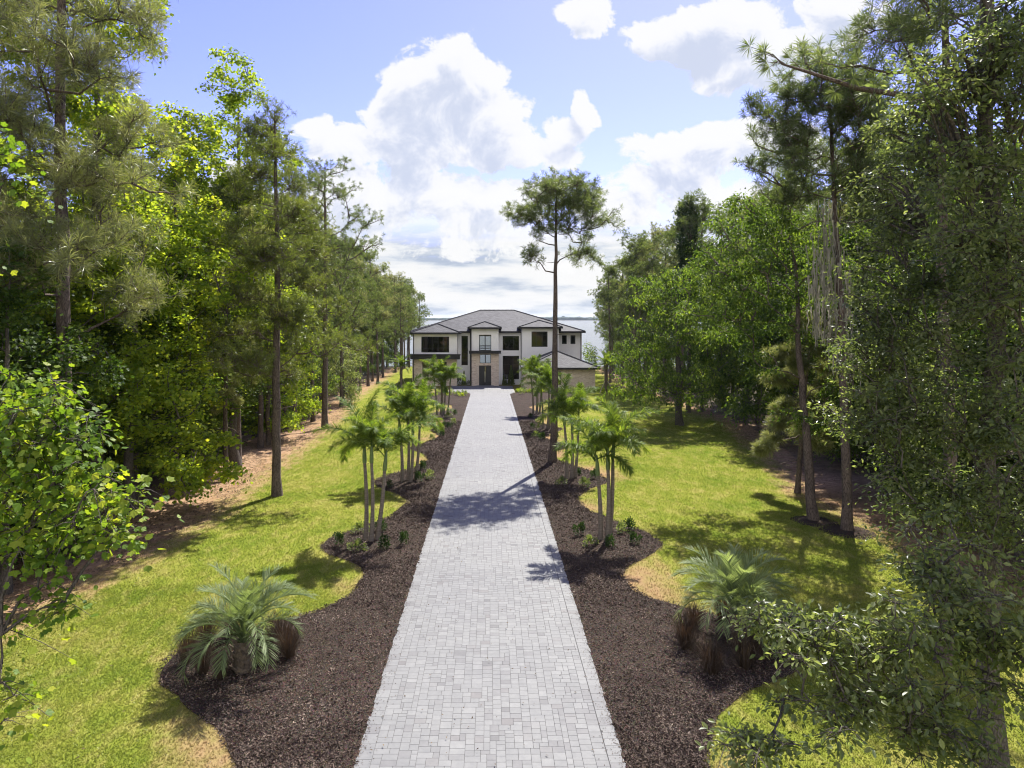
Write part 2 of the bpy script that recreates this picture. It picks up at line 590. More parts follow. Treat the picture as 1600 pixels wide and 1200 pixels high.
def foxtail_meshes(h=3.3, nf=8, L=1.9):
    tb, cs, cr = MB(), MB(), MB()
    z = np.linspace(0, h, 16)
    rr = np.interp(z / h, [0, .05, .16, .5, .8, 1], [.17, .125, .095, .08, .07, .06]) * np.where(np.arange(16) % 2, 1.04, .98)
    bx = np.stack([.06 * np.sin(z * .9), 0 * z, z], 1)
    tb.tube(bx, rr, 10)
    top = bx[-1]
    cs.tube([top - UP * .02, top + UP * .25, top + UP * .55, top + UP * .8], [.08, .085, .06, .03], 9)
    for i in range(nf):
        az = i * 2.4 + rng.normal(0, .25)
        q = i / nf
        el = math.radians(84 - 58 * q + rng.normal(0, 9))
        frond(cr, top + UP * (.75 - .25 * q), az, el, L * rng.uniform(.85, 1.12), 140, .42, .025, (1.15 + .8 * q) * rng.uniform(.85, 1.2), 'plume', .12)
    return tb.mesh('trunk', M['palm_trunk'], True), cs.mesh('crownshaft', M['crownshaft'], True), cr.mesh('crown', M['palm'])


FOX = [foxtail_meshes(3.2, 7, 2.2), foxtail_meshes(2.9, 6, 2.15), foxtail_meshes(3.5, 7, 2.25), foxtail_meshes(2.7, 6, 2.0)]


def foxtail(px, py, label, spec):
    x, y = gp(px, py)
    r = thing('foxtail_palm', label, 'palm tree', (x, y, float(gz(x, y))), 0, 'foxtail palms along the driveway beds')
    for (dx, dy, v, rz, sc, tilt) in spec:
        tm, sm, cm = FOX[v]
        t = link('trunk', tm, r)
        t.location = (dx, dy, 0)
        t.rotation_euler = (tilt[0], tilt[1], 0)
        t.scale = (sc,) * 3
        a = link('crownshaft', sm, t)
        c = link('crown', cm, t)
        c.rotation_euler = (0, 0, rz)
    return r


def pindo_meshes(seed_L=1.9, nf=34, th=.95):
    tb, cr = MB(), MB()
    z = np.linspace(0, th, 9)
    tb.tube(np.stack([0 * z, 0 * z, z], 1), np.interp(z / th, [0, .2, .8, 1], [.24, .20, .22, .16]), 10)
    for i in range(34):                                     # old leaf bases round the trunk
        a = i * 2.4
        zz = .12 + th * .9 * i / 34
        d = np.array([math.cos(a), math.sin(a), .9])
        p = np.array([math.cos(a) * .17, math.sin(a) * .17, zz])
        tb.tube([p, p + d * .16], [.045, .015], 5)
    for i in range(nf):
        q = i / nf
        el = math.radians(88 - 40 * q + rng.normal(0, 6))
        frond(cr, (0, 0, th + .05 - .15 * q), i * 2.4 + rng.normal(0, .2), el, seed_L * rng.uniform(.8, 1.1), 58, .40, .012, 1.35 + 1.35 * q, 'vee', .30)
    return tb.mesh('trunk', M['palm_fibre'], True), cr.mesh('crown', M['palm_blue'])


def date_meshes(th=3.6, nf=34, L=2.3):
    tb, cr = MB(), MB()
    z = np.linspace(0, th, 16)
    tb.tube(np.stack([0 * z, 0 * z, z], 1), np.interp(z / th, [0, .1, .8, .92, 1], [.28, .2, .2, .30, .16]), 10)
    for i in range(nf):
        q = i / nf
        el = math.radians(82 - 80 * q + rng.normal(0, 7))
        frond(cr, (0, 0, th - .1 - .15 * q), i * 2.4 + rng.normal(0, .2), el, L * rng.uniform(.85, 1.1), 50, .38, .026, 1.0 + .4 * q, 'vee', .12)
    bs = MB()
    bs.tube([(1.05, 0, 0), (.2, 0, 1.5)], [.05, .05], 4, True)
    return tb.mesh('trunk', M['palm_fibre'], True), cr.mesh('crown', M['palm']), bs.mesh('support_brace', M['timber'])


def tuft_mesh(n=260, h=.95, spread=.6, w=.0055, leaf='purple'):
    mb = MB()
    a = rng.uniform(0, 2 * PI, n)
    out = rng.uniform(.1, 1, n) ** .8 * spread
    b = np.stack([np.cos(a) * rng.uniform(0, .16, n), np.sin(a) * rng.uniform(0, .16, n), np.zeros(n)], 1)
    hd = np.stack([np.cos(a), np.sin(a), np.zeros(n)], 1)
    hh = h * rng.uniform(.6, 1.1, n)
    p1 = b + hd * (out * .35)[:, None] + UP * (hh * .65)[:, None]
    p2 = b + hd * (out * .75)[:, None] + UP * (hh * .95)[:, None]
    p3 = b + hd * (out * 1.15)[:, None] + UP * (hh * .62)[:, None]
    wv = np.stack([-np.sin(a), np.cos(a), np.zeros(n)], 1) * w
    V = np.stack([b - wv, b + wv, p1 + wv, p2 + wv * .7, p3, p2 - wv * .7, p1 - wv], 1).reshape(-1, 3)
    i = np.arange(n)[:, None] * 7
    mb.add(V, np.concatenate([i, i + 1, i + 2, i + 6], 1))
    mb.f.append(np.concatenate([i + 6, i + 2, i + 3, i + 5], 1)); mb.m.append(0)
    mb.f.append(np.concatenate([i + 5, i + 3, i + 4], 1)); mb.m.append(0)
    return mb.mesh('fountain_grass', M[leaf])


def shrub_mesh(r=.35, h=.55, n=420, size=.075, leaf='leaf_mid', shape='oval', shell=.35, flat=1.0):
    mb = MB()
    C = in_lobes([(0, 0, h * .5, r, r, h * .5)] + [(rng.normal(0, r * .5), rng.normal(0, r * .5), h * rng.uniform(.4, .8), r * .5, r * .5, h * .35) for _ in range(4)], n, shell)
    C[:, 2] = np.maximum(C[:, 2], .02)
    d = nrm(C - np.array([0, 0, h * .25]))
    leaves(mb, C, d + rdir(n) * .6, UP * .6 + rdir(n) * .7, size * rng.uniform(.6, 1.2, n), shape)
    return mb.mesh('shrub', M[leaf])
# ---------------------------------------------------------------- the site: terrain, lake, lawn, beds, drive
def smooth_curve(pts):
    p = np.array(pts, float)
    ys = np.arange(p[0, 0], p[-1, 0], .1)
    xs = np.interp(ys, p[:, 0], p[:, 1])
    k = np.hanning(13); k /= k.sum()
    xs = np.convolve(np.pad(xs, 6, mode='edge'), k, 'valid')
    return lambda y: np.interp(y, ys, xs)


BEDL = smooth_curve([(2, -6), (9, -5.6), (11.5, -4.6), (13.1, -4.8), (14.3, -5.7), (15.6, -7.2), (16.4, -8.0), (17.4, -8.3), (18.4, -8.0), (19.3, -6.6),
                     (20.1, -5.3), (21.4, -4.4), (23.4, -4.25), (24.6, -4.9), (25.5, -6.1), (26.4, -6.6), (27.6, -6.4), (28.8, -5.6),
                     (30.5, -4.5), (33.4, -3.95), (35, -4.7), (36.4, -6.0), (38, -6.5), (39.5, -6.0), (41.5, -4.6), (44, -3.9),
                     (46.5, -4.6), (48.5, -5.9), (50.5, -4.9), (54, -3.9), (57, -5.0), (60, -4.6), (63, -4.2), (66, -6.4), (69, -6.2), (72.5, -4.2), (76, -4.2),
                     (79, -6.3), (83, -7.0), (86, -9), (89, -9)])
BEDR = smooth_curve([(2, 5), (11, 4.4), (13.1, 4.1), (14.9, 4.9), (16, 6.2), (16.7, 7.6), (18, 8.3), (19.3, 7.7), (20.3, 6.2),
                     (21.4, 4.8), (23.1, 4.4), (24.4, 5.0), (25.6, 6.2), (26.7, 6.8), (28.2, 6.5), (30.1, 5.4), (31.7, 4.5), (34.1, 4.3),
                     (36.1, 5.3), (37.7, 6.6), (40.2, 6.3), (42, 5.2), (44, 4.3), (47, 4.2), (49, 5.9), (51, 5.0), (53.5, 4.0), (56, 5.2), (58, 6.3), (60, 5.2),
                     (62.5, 4.1), (65, 5.0), (68, 6.2), (71, 4.8), (75, 4.2), (79, 6.5), (84, 9), (89, 12)])
OUTL = smooth_curve([(-20, -15), (8, -15), (20.2, -14.5), (23.4, -13.9), (30.6, -13.4), (44, -14), (67, -15.2), (78, -17.2), (102, -18.5), (150, -21), (175, -21)])
OUTR = smooth_curve([(-20, 19), (8, 19), (25, 17), (36, 16.8), (44, 19), (63, 22.5), (100, 21), (150, 24), (175, 24)])
DW = 2.60                                                    # half width of the drive


def set_attr(me, name, vals):
    a = me.attributes.new(name, 'FLOAT', 'POINT')
    a.data.foreach_set('value', np.asarray(vals, np.float32))


def grid_mesh(mb, X, Y, Z):
    ny, nx = X.shape
    V = np.stack([X, Y, Z], -1).reshape(-1, 3)
    i = np.arange(ny - 1)[:, None] * nx + np.arange(nx - 1)[None]
    mb.add(V, np.stack([i, i + 1, i + nx + 1, i + nx], -1).reshape(-1, 4))


# soil / forest floor
m, nt, out = mat('forest_soil')
tc = nd(nt, 'TexCoord')
n1 = noise(nt, tc.outputs['Object'], .22, 6, .6)
n2 = noise(nt, tc.outputs['Object'], 3.0, 8, .7)
n3 = noise(nt, tc.outputs['Object'], 26, 5, .7)
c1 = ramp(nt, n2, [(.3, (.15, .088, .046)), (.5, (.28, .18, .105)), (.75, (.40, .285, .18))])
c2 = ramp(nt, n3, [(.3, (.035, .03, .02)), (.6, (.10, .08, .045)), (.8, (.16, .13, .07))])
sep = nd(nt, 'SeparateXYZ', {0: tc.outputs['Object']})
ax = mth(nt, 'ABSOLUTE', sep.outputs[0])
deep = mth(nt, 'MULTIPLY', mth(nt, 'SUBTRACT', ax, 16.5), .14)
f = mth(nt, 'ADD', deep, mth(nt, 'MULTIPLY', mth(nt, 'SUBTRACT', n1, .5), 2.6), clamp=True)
bm_ = nd(nt, 'Bump', {'Height': n3, 'Strength': .6, 'Distance': .05})
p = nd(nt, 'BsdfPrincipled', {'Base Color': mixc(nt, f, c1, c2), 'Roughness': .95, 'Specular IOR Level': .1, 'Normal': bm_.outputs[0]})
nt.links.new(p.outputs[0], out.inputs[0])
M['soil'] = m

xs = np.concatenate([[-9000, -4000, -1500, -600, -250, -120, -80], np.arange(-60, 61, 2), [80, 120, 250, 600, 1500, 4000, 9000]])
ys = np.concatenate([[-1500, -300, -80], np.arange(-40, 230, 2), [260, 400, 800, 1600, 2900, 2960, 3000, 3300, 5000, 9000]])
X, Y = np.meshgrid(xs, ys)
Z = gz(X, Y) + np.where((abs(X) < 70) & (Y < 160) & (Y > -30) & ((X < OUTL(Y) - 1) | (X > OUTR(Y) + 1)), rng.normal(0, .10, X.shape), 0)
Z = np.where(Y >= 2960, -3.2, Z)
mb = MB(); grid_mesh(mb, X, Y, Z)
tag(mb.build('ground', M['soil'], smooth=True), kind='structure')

# lake
m, nt, out = mat('lake_water')
tc = nd(nt, 'TexCoord')
v = nd(nt, 'Mapping', {'Vector': tc.outputs['Object'], 'Scale': (.25, .6, 1)}).outputs[0]
n1 = noise(nt, v, 1.2, 6, .6)
bm_ = nd(nt, 'Bump', {'Height': n1, 'Strength': .35, 'Distance': .25})
p = nd(nt, 'BsdfPrincipled', {'Base Color': (.035, .05, .05, 1), 'Roughness': .12, 'IOR': 1.33, 'Normal': bm_.outputs[0]})
nt.links.new(p.outputs[0], out.inputs[0])
mb = MB(); mb.poly([(-8500, 150, -4), (8500, 150, -4), (8500, 3050, -4), (-8500, 3050, -4)])
tag(mb.build('lake', m), kind='structure')

# the air over the lake
m, nt, out = mat('hazy_air')
m.cycles.homogeneous_volume = True
pv = nd(nt, 'VolumePrincipled', {'Color': (.80, .88, 1.0, 1), 'Density': HAZE, 'Anisotropy': .2})
nt.links.new(pv.outputs[0], out.inputs['Volume'])
mb = MB(); mb.box(-9400, 9400, -1600, 9400, -8.5, 34)
if HAZE > 0:
    tag(mb.build('haze', m), kind='stuff')

# the wooded far shore
xs = np.arange(-4200, 4201, 12.0)
rows = []
prof = [(-3, 0), (4, .75), (20, 1.0), (60, 1.1), (160, 1.0), (260, 0)]
hts = 11.0 + 2.2 * np.sin(xs * .0021) + 1.6 * np.sin(xs * .006 + 1) + rng.normal(0, .9, xs.shape)
mb = MB()
X = np.stack([xs for _ in prof]); Y = np.stack([2975 + d + 8 * np.sin(xs * .01) for d, _ in prof])
Z = np.stack([-4.0 + hts * k * (1 + rng.normal(0, .08, xs.shape)) for _, k in prof])
grid_mesh(mb, X, Y, Z)
tag(mb.build('distant_woods', simple('hazed_foliage', (.028, .05, .034), .9, spec=.1, nscale=.05, namt=.4)), 'low line of far-off woods along the opposite shore of the lake', 'woods', kind='stuff')  # green pulled towards blue: distance haze put into the base colour


# lawn
def lawn_color(nt):
    tc = nd(nt, 'TexCoord')
    o = tc.outputs['Object']
    a = nd(nt, 'Attribute', attribute_name='dry').outputs['Fac']
    e = nd(nt, 'Attribute', attribute_name='edge').outputs['Fac']
    big = noise(nt, o, .35, 5, .6)
    sv = nd(nt, 'Mapping', {'Vector': o, 'Scale': (1, .45, 1), 'Rotation': (0, 0, .5)}).outputs[0]
    med = noise(nt, sv, 2.1, 6, .65)
    fine = noise(nt, o, 34, 4, .75)
    g = ramp(nt, mth(nt, 'ADD', mth(nt, 'MULTIPLY', big, .6), mth(nt, 'MULTIPLY', med, .4)),
             [(.34, (.110, .155, .020)), (.5, (.172, .196, .032)), (.64, (.245, .236, .060))])
    g = mixc(nt, mth(nt, 'MULTIPLY', mth(nt, 'SUBTRACT', med, .50, clamp=True), 1.9), g, (.32, .275, .11))
    g = mixc(nt, 1.0, g, ramp(nt, fine, [(.28, (.55, .57, .5)), (.72, (1.22, 1.2, 1.18))]), 'MULTIPLY')
    dry = mth(nt, 'ADD', a, mth(nt, 'MULTIPLY', mth(nt, 'SUBTRACT', med, .5), 1.5), clamp=True)
    dry = mth(nt, 'MULTIPLY', dry, mth(nt, 'MULTIPLY', a, 3.0, clamp=True))
    tan = ramp(nt, fine, [(.3, (.17, .105, .055)), (.7, (.32, .215, .12))])
    g = mixc(nt, dry, g, tan)
    ef = mth(nt, 'ADD', e, mth(nt, 'MULTIPLY', mth(nt, 'SUBTRACT', med, .5), 2.2), clamp=True)
    ef = mth(nt, 'MULTIPLY', ef, mth(nt, 'MULTIPLY', e, 4.0, clamp=True))
    soil = ramp(nt, noise(nt, o, 3.0, 8, .7), [(.3, (.15, .088, .046)), (.5, (.28, .18, .105)), (.75, (.40, .285, .18))])
    g = mixc(nt, ef, g, soil)
    return g, fine, med


m, nt, out = mat('lawn_turf')
g, fine, med = lawn_color(nt)
b1 = nd(nt, 'Bump', {'Height': fine, 'Strength': .3, 'Distance': .03})
b2 = nd(nt, 'Bump', {'Height': med, 'Strength': .35, 'Distance': .12, 'Normal': b1.outputs[0]})
p = nd(nt, 'BsdfPrincipled', {'Base Color': g, 'Roughness': .95, 'Specular IOR Level': .0, 'Normal': b2.outputs[0]})
nt.links.new(p.outputs[0], out.inputs[0])
M['lawn'] = m
m, nt, out = mat('grass_blades')
g, fine, med = lawn_color(nt)
g2 = nd(nt, 'HueSaturation', {'Color': g, 'Value': 1.5})
p = nd(nt, 'BsdfPrincipled', {'Base Color': g2.outputs[0], 'Roughness': .5, 'Specular IOR Level': .3})
t = nd(nt, 'BsdfTranslucent', {'Color': g2.outputs[0]})
mx = nd(nt, 'MixShader', {0: .5, 1: p.outputs[0], 2: t.outputs[0]})
nt.links.new(mx.outputs[0], out.inputs[0])
M['blades'] = m

HOT = [(5.6, 22.6, 2.6, 1.0), (4.6, 32.4, 1.6, .75), (6.2, 40.5, 3.0, .9), (-5.6, 13.6, 2.2, .75), (-4.3, 44.5, 2.2, .7), (-4.3, 53.5, 2.6, .9), (-4.6, 62.5, 3.0, .95),
       (-4.6, 73, 4, 1.0), (4.6, 46.5, 2.2, .9), (4.6, 53.5, 2.4, .9), (4.6, 63, 3, .9), (4.8, 74, 4, 1.0), (4.6, 12.6, 1.2, .5), (-4.6, 22.5, 1.0, .35), (-4.4, 33, 1.0, .3)]


def lawn_attrs(x, y):
    de = np.where(x < 0, BEDL(y) - x, x - BEDR(y))
    dry = np.zeros_like(x)
    for hx_, hy_, r, k in HOT:
        d = np.hypot(x - hx_, y - hy_) / r
        dry = np.maximum(dry, k * np.clip(1.25 - d, 0, 1))
    dry = np.maximum(dry * np.clip(1.3 - de / 1.8, 0, 1), .35 * np.clip(1 - de / .45, 0, 1))
    do = np.minimum(x - OUTL(y), OUTR(y) - x)
    return dry, np.clip(1.0 - do / 2.2, 0, 1)


ys = np.concatenate([np.arange(-90, -12, 3.0), np.arange(-12, 40, .3), np.arange(40, 172, .8)])
us = np.linspace(0, 1, 150)
U, Y = np.meshgrid(us, ys)
jl = np.convolve(rng.normal(0, .5, len(ys)), np.ones(5) / 5, 'same'); jr = np.convolve(rng.normal(0, .5, len(ys)), np.ones(5) / 5, 'same')
X = OUTL(Y) - 1.0 + jl[:, None] + U * (OUTR(Y) - OUTL(Y) + 2 + (jr - jl)[:, None])
dry, edge = lawn_attrs(X, Y)
mb = MB(); grid_mesh(mb, X, Y, gz(X, Y) + .012 + .04 * (1 - np.clip(edge, 0, 1)))
o = mb.build('lawn', M['lawn'], smooth=True)
set_attr(o.data, 'dry', dry.ravel()); set_attr(o.data, 'edge', edge.ravel())
tag(o, kind='structure')

# short turf blades over the near part of the lawn
N = 620000
y = 10.5 + 62 * rng.uniform(0, 1, N) ** 2.2
y = np.where(rng.uniform(0, 1, N) < (y - 25) / 48, 10.5 + 12 * rng.uniform(0, 1, N), y)
x = OUTL(y) + rng.uniform(0, 1, N) * (OUTR(y) - OUTL(y))
dry, edge = lawn_attrs(x, y)
ok = ((x < BEDL(y) + .03) | (x > BEDR(y) - .03)) & (rng.uniform(0, 1, N) > np.clip(1.2 * edge + .75 * dry, 0, .95)) & (abs((x - 0) / y) < .85)
x, y, dry, edge = x[ok], y[ok], dry[ok], edge[ok]
N = len(x)
a = rng.uniform(0, 2 * PI, N)
h = rng.uniform(.02, .05, N) * (1 + y / 60)
w = rng.uniform(.006, .012, N) * (1 + y / 25)
lean = rng.normal(0, .022, (N, 2)) + np.array([-.004, -.008])
z = gz(x, y) + .05
B = np.stack([x, y, z], 1)
ws = np.stack([np.cos(a) * w, np.sin(a) * w, 0 * a], 1)
T = B + np.concatenate([lean, h[:, None]], 1)
mb = MB()
i = np.arange(N)[:, None] * 3
mb.add(np.stack([B - ws, B + ws, T], 1).reshape(-1, 3), np.concatenate([i, i + 1, i + 2], 1))
o = mb.build('turf_grass', M['blades'])
set_attr(o.data, 'dry', np.repeat(dry, 3)); set_attr(o.data, 'edge', np.repeat(edge, 3))
tag(o, 'short yellow-green mown grass blades covering the nearer lawn', 'grass', kind='stuff')

# mulch beds
m, nt, out = mat('bark_mulch')
tc = nd(nt, 'TexCoord')
n1 = noise(nt, tc.outputs['Object'], 16, 8, .75)
n2 = noise(nt, tc.outputs['Object'], 1.2, 4, .6)
vo = nd(nt, 'TexVoronoi', {'Vector': tc.outputs['Object'], 'Scale': 38.0})
c = ramp(nt, mth(nt, 'ADD', mth(nt, 'MULTIPLY', n1, .8), mth(nt, 'MULTIPLY', n2, .25)), [(.35, (.018, .0125, .0095)), (.58, (.062, .045, .035)), (.75, (.14, .106, .084))])
c = mixc(nt, .35, c, vo.outputs['Color'], 'SOFT_LIGHT')
bm_ = nd(nt, 'Bump', {'Height': vo.outputs['Distance'], 'Strength': .9, 'Distance': .05})
p = nd(nt, 'BsdfPrincipled', {'Base Color': c, 'Roughness': .95, 'Specular IOR Level': .1, 'Normal': bm_.outputs[0]})
nt.links.new(p.outputs[0], out.inputs[0])
M['mulch'] = m
M['chip'] = leaf_mat('mulch_chips', [(0, (.015, .010, .008)), (.45, (.064, .046, .036)), (.82, (.155, .116, .09)), (1, (.40, .33, .26))], (1, 1, 1), .02, .8, .15)
ys = np.arange(2, 92, .2)
us = np.linspace(0, 1, 26)
U, Y = np.meshgrid(us, ys)
for sgn, E in ((-1, BEDL), (1, BEDR)):
    jit = np.convolve(rng.normal(0, .10, len(ys)), np.ones(3) / 3, 'same')[:, None]
    X = sgn * (DW - .06) + U * (E(Y) + jit * U - sgn * (DW - .06))
    Z = gz(X, Y) + .066 + .10 * np.sin(PI * np.clip(U, 0, 1)) ** .7 + rng.normal(0, .012, X.shape) * (U > 0) * (U < 1)
    mb = MB()
    if sgn > 0:
        grid_mesh(mb, X, Y, Z)
    else:
        grid_mesh(mb, X[:, ::-1], Y[:, ::-1], Z[:, ::-1])
    tag(mb.build('mulch_bed', M['mulch'], smooth=True), 'dark bark mulch bed along the %s edge of the paver driveway' % ('left' if sgn < 0 else 'right'), 'planting bed', kind='structure')
N = 150000
y = 10.5 + 52 * rng.uniform(0, 1, N) ** 2.1
s = rng.choice([-1, 1], N)
E = np.where(s < 0, -BEDL(y), BEDR(y))
u = rng.uniform(0, 1, N)
x = s * (DW + .0 + u * (E - DW + .06))
z = gz(x, y) + .085 + .10 * np.sin(PI * u) ** .7
pos = np.stack([x, y, z], 1)
mb = MB()
ax_ = rdir(N); ax_[:, 2] *= .55
leaves(mb, pos, ax_, UP * .8 + rdir(N) * .8, rng.uniform(.025, .075, N) * (1 + y / 60), 'diamond', 0, .55)
ne = 3600                                                     # chips strayed onto the edges of the drive
ye = 11 + 45 * rng.uniform(0, 1, ne) ** 1.8
xe = rng.choice([-1, 1], ne) * (DW - np.abs(rng.exponential(.10, ne)))
leaves(mb, np.stack([xe, ye, gz(xe, ye) + .095], 1), nrm(rdir(ne) * np.array([1, 1, .15])), UP + rdir(ne) * .2, rng.uniform(.02, .055, ne), 'diamond', 0, .5)
tag(mb.build('bark_chips', M['chip']), 'loose dark bark chips lying over both mulch beds', 'mulch', kind='stuff')

# leaf litter and twigs on the bare strips under the trees
N = 46000
y = 13 + 75 * rng.uniform(0, 1, N) ** 1.6
s_ = rng.uniform(0, 1, N) < .6
off = np.abs(rng.normal(0, 4.5, N)) - .8
x = np.where(s_, OUTL(y) - off, OUTR(y) + off)
patch = np.sin(x * 1.3 + 2 * np.sin(y * .5)) + np.sin(y * .9 + x * .4)
ok = (patch > -.5) | (rng.uniform(0, 1, N) < .3)
x, y = x[ok], y[ok]
mb = MB()
ax_ = rdir(len(x)); ax_[:, 2] *= .2
yl = 12 + 55 * rng.uniform(0, 1, 2600) ** 1.4                # a few stray leaves out on the grass, beds and drive
xl = rng.uniform(-14, 17, 2600)
x = np.concatenate([x, xl]); y = np.concatenate([y, yl])
ax_ = np.concatenate([ax_, nrm(rdir(2600) * np.array([1, 1, .2]))])
leaves(mb, np.stack([x, y, gz(x, y) + np.where(np.arange(len(x)) < len(x) - 2600, .06, .105) + .03 * rng.uniform(0, 1, len(x))], 1), ax_, UP + rdir(len(x)) * .5, np.where(np.arange(len(x)) < len(x) - 2600, 1, .5) * rng.uniform(.05, .16, len(x)), 'diamond', 0, .55)
M['litter'] = leaf_mat('leaf_litter', [(0, (.03, .022, .014)), (.5, (.10, .07, .04)), (.9, (.22, .16, .09)), (1, (.09, .11, .03))], (1, 1, 1), .1, .8, .15)
tag(mb.build('leaf_litter', M['litter']), 'brown fallen leaves strewn over the bare soil under the trees', 'leaf litter', kind='stuff')

# paver driveway: every paver is a block of its own colour in a dark joint bed
m, nt, out = mat('grey_pavers')
geo = nd(nt, 'NewGeometry')
tc = nd(nt, 'TexCoord')
n1 = noise(nt, tc.outputs['Object'], 7, 6, .7)
n2 = noise(nt, tc.outputs['Object'], .25, 5, .6)
c = ramp(nt, geo.outputs['Random Per Island'], [(0, (.105, .105, .104)), (.03, (.138, .138, .136)), (.25, (.153, .156, .152)), (.75, (.165, .168, .163)), (.965, (.178, .181, .175)), (1, (.125, .12, .117))])
c = mixc(nt, 1.0, c, ramp(nt, n1, [(.3, (.86, .86, .87)), (.7, (1.08, 1.07, 1.06))]), 'MULTIPLY')
c = mixc(nt, 1.0, c, ramp(nt, n2, [(.3, (.90, .90, .92)), (.7, (1.05, 1.05, 1.04))]), 'MULTIPLY')
bm_ = nd(nt, 'Bump', {'Height': n1, 'Strength': .15, 'Distance': .004})
p = nd(nt, 'BsdfPrincipled', {'Base Color': c, 'Roughness': .7, 'Specular IOR Level': .35, 'Normal': bm_.outputs[0]})
nt.links.new(p.outputs[0], out.inputs[0])
M['paver'] = m


def pavers(mb, x0, x1, y0, y1, zf, u=.062, gap=.008, jitter=.0006):
    nx, ny = int(round((x1 - x0) / u)), int(round((y1 - y0) / u))
    used = np.zeros((ny, nx), bool)
    R = []
    shapes = [(4, 3), (3, 3), (4, 3), (3, 3), (4, 4), (3, 2), (3, 4), (5, 3)]
    for j in range(ny):
        row = used[j]
        i = 0
        while i < nx:
            if row[i]:
                i += 1
                continue
            w, h = random.choice(shapes)
            w = min(w, nx - i)
            k = 1
            while k < w and not row[i + k]:
                k += 1
            w = k
            rest = 0
            while i + w + rest < nx and not row[i + w + rest] and rest < 2:
                rest += 1
            if rest == 1 and w < 5:
                w += 1
            h = min(h, ny - j)
            used[j:j + h, i:i + w] = True
            R.append((x0 + i * u, y0 + j * u, w * u, h * u))
            i += w
    put(mb, R, zf, gap, jitter)


def put(mb, R, zf, gap=.007, jitter=.0006):
    R = np.array(R)
    g = gap / 2
    xa, xb, ya, yb = R[:, 0] + g, R[:, 0] + R[:, 2] - g, R[:, 1] + g, R[:, 1] + R[:, 3] - g
    n = len(R)
    tilt = rng.normal(0, jitter * .5, (n, 4)) + rng.normal(0, jitter, (n, 1)) * .4
    XX = np.stack([xa, xb, xb, xa], 1); YY = np.stack([ya, ya, yb, yb], 1)
    ZT = gz(XX, YY) + zf + tilt
    bev = .004
    cx, cy = XX.mean(1, keepdims=True), YY.mean(1, keepdims=True)
    top = np.stack([XX, YY, ZT], -1)
    bot = np.stack([XX, YY, ZT - .03], -1)
    V = np.concatenate([bot, top], 1).reshape(-1, 3)
    i = np.arange(n)[:, None] * 8
    f = np.concatenate([np.concatenate([i + a for a in q], 1)[:, None] for q in ((4, 5, 6, 7), (0, 1, 5, 4), (1, 2, 6, 5), (2, 3, 7, 6), (3, 0, 4, 7))], 1).reshape(-1, 4)
    mb.add(V, f)


mb = MB()
ZP = .085
pavers(mb, -DW + .30, DW - .30, 3, 90.4, ZP)
for s in (-1, 1):                                            # border course
    yy = 3.0
    R = []
    while yy < 90.4:
        L = random.choice([.225, .225, .30, .33])
        xo = rng.normal(0, .012)
        R.append(((-DW if s < 0 else DW - .30) + (xo if s < 0 else 0), yy, .30 - (xo if s < 0 else -xo), L))
        yy += L
    put(mb, R, ZP + .002)
drv = mb.build('driveway', M['paver'])
tag(drv, kind='structure')
mb = MB()
pavers(mb, -5.8, 3.3, 90.4, 103.4, ZP, .15, .016)
tag(mb.build('entrance_court', M['paver']), kind='structure')
M['joint'] = simple('joint_sand', (.075, .073, .070), .95, nscale=9, namt=.3)
mb = MB()
X, Y = np.meshgrid([-DW + .03, DW - .03], np.arange(3, 91, 1.0)); grid_mesh(mb, X, Y, gz(X, Y) + ZP - .010)
X, Y = np.meshgrid([-5.78, 3.28], np.arange(90.45, 103.5, 1.0)); grid_mesh(mb, X, Y, gz(X, Y) + ZP - .012)
tag(mb.build('driveway_base', M['joint']), kind='structure')
# ---------------------------------------------------------------- the house
HY0 = 104.0
HZ = -SL * HY0
house = thing('house', 'two-storey white stucco and brick house with grey hip roofs at the end of the driveway', 'house', (0, HY0, HZ))


def hp(px, py, yl):
    Yw = HY0 + yl
    return ((px - VX) * Yw / F, CAMZ - (py - HY) * Yw / F - HZ)


def stucco(name, col):
    m, nt, out = mat(name)
    tc = nd(nt, 'TexCoord')
    n1 = noise(nt, tc.outputs['Object'], 30, 6, .7)
    n2 = noise(nt, tc.outputs['Object'], .5, 5, .6)
    c = ramp(nt, n2, [(.3, [k * .93 for k in col]), (.7, [min(.9, k * 1.04) for k in col])])
    b = nd(nt, 'Bump', {'Height': n1, 'Strength': .25, 'Distance': .01})
    p = nd(nt, 'BsdfPrincipled', {'Base Color': c, 'Roughness': .85, 'Specular IOR Level': .2, 'Normal': b.outputs[0]})
    nt.links.new(p.outputs[0], out.inputs[0])
    return m


M['stucco'] = stucco('white_stucco', (.88, .855, .83))
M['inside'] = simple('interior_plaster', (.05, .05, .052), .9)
M['black'] = simple('black_metal', (.014, .014, .016), .45, spec=.4)
M['door'] = simple('black_door', (.012, .012, .014), .3)
M['steel'] = simple('brushed_steel', (.65, .65, .66), .3, 1.0)
m, nt, out = mat('whitewashed_brick')
tc = nd(nt, 'TexCoord')
sp = nd(nt, 'SeparateXYZ', {0: tc.outputs['Object']})
cb = nd(nt, 'CombineXYZ', {0: mth(nt, 'ADD', sp.outputs[0], sp.outputs[1]), 1: sp.outputs[2]})
br = nd(nt, 'TexBrick', {'Vector': cb.outputs[0], 'Color1': (.66, .54, .43, 1), 'Color2': (.42, .30, .22, 1), 'Mortar': (.68, .62, .55, 1), 'Scale': 1.0,
                         'Mortar Size': .012, 'Brick Width': .40, 'Row Height': .12, 'Bias': -.15})
n1 = noise(nt, tc.outputs['Object'], 3.5, 7, .7)
c = mixc(nt, ramp(nt, n1, [(.48, (0, 0, 0)), (.75, (.7, .7, .7))]), br.outputs[0], (.72, .66, .58))
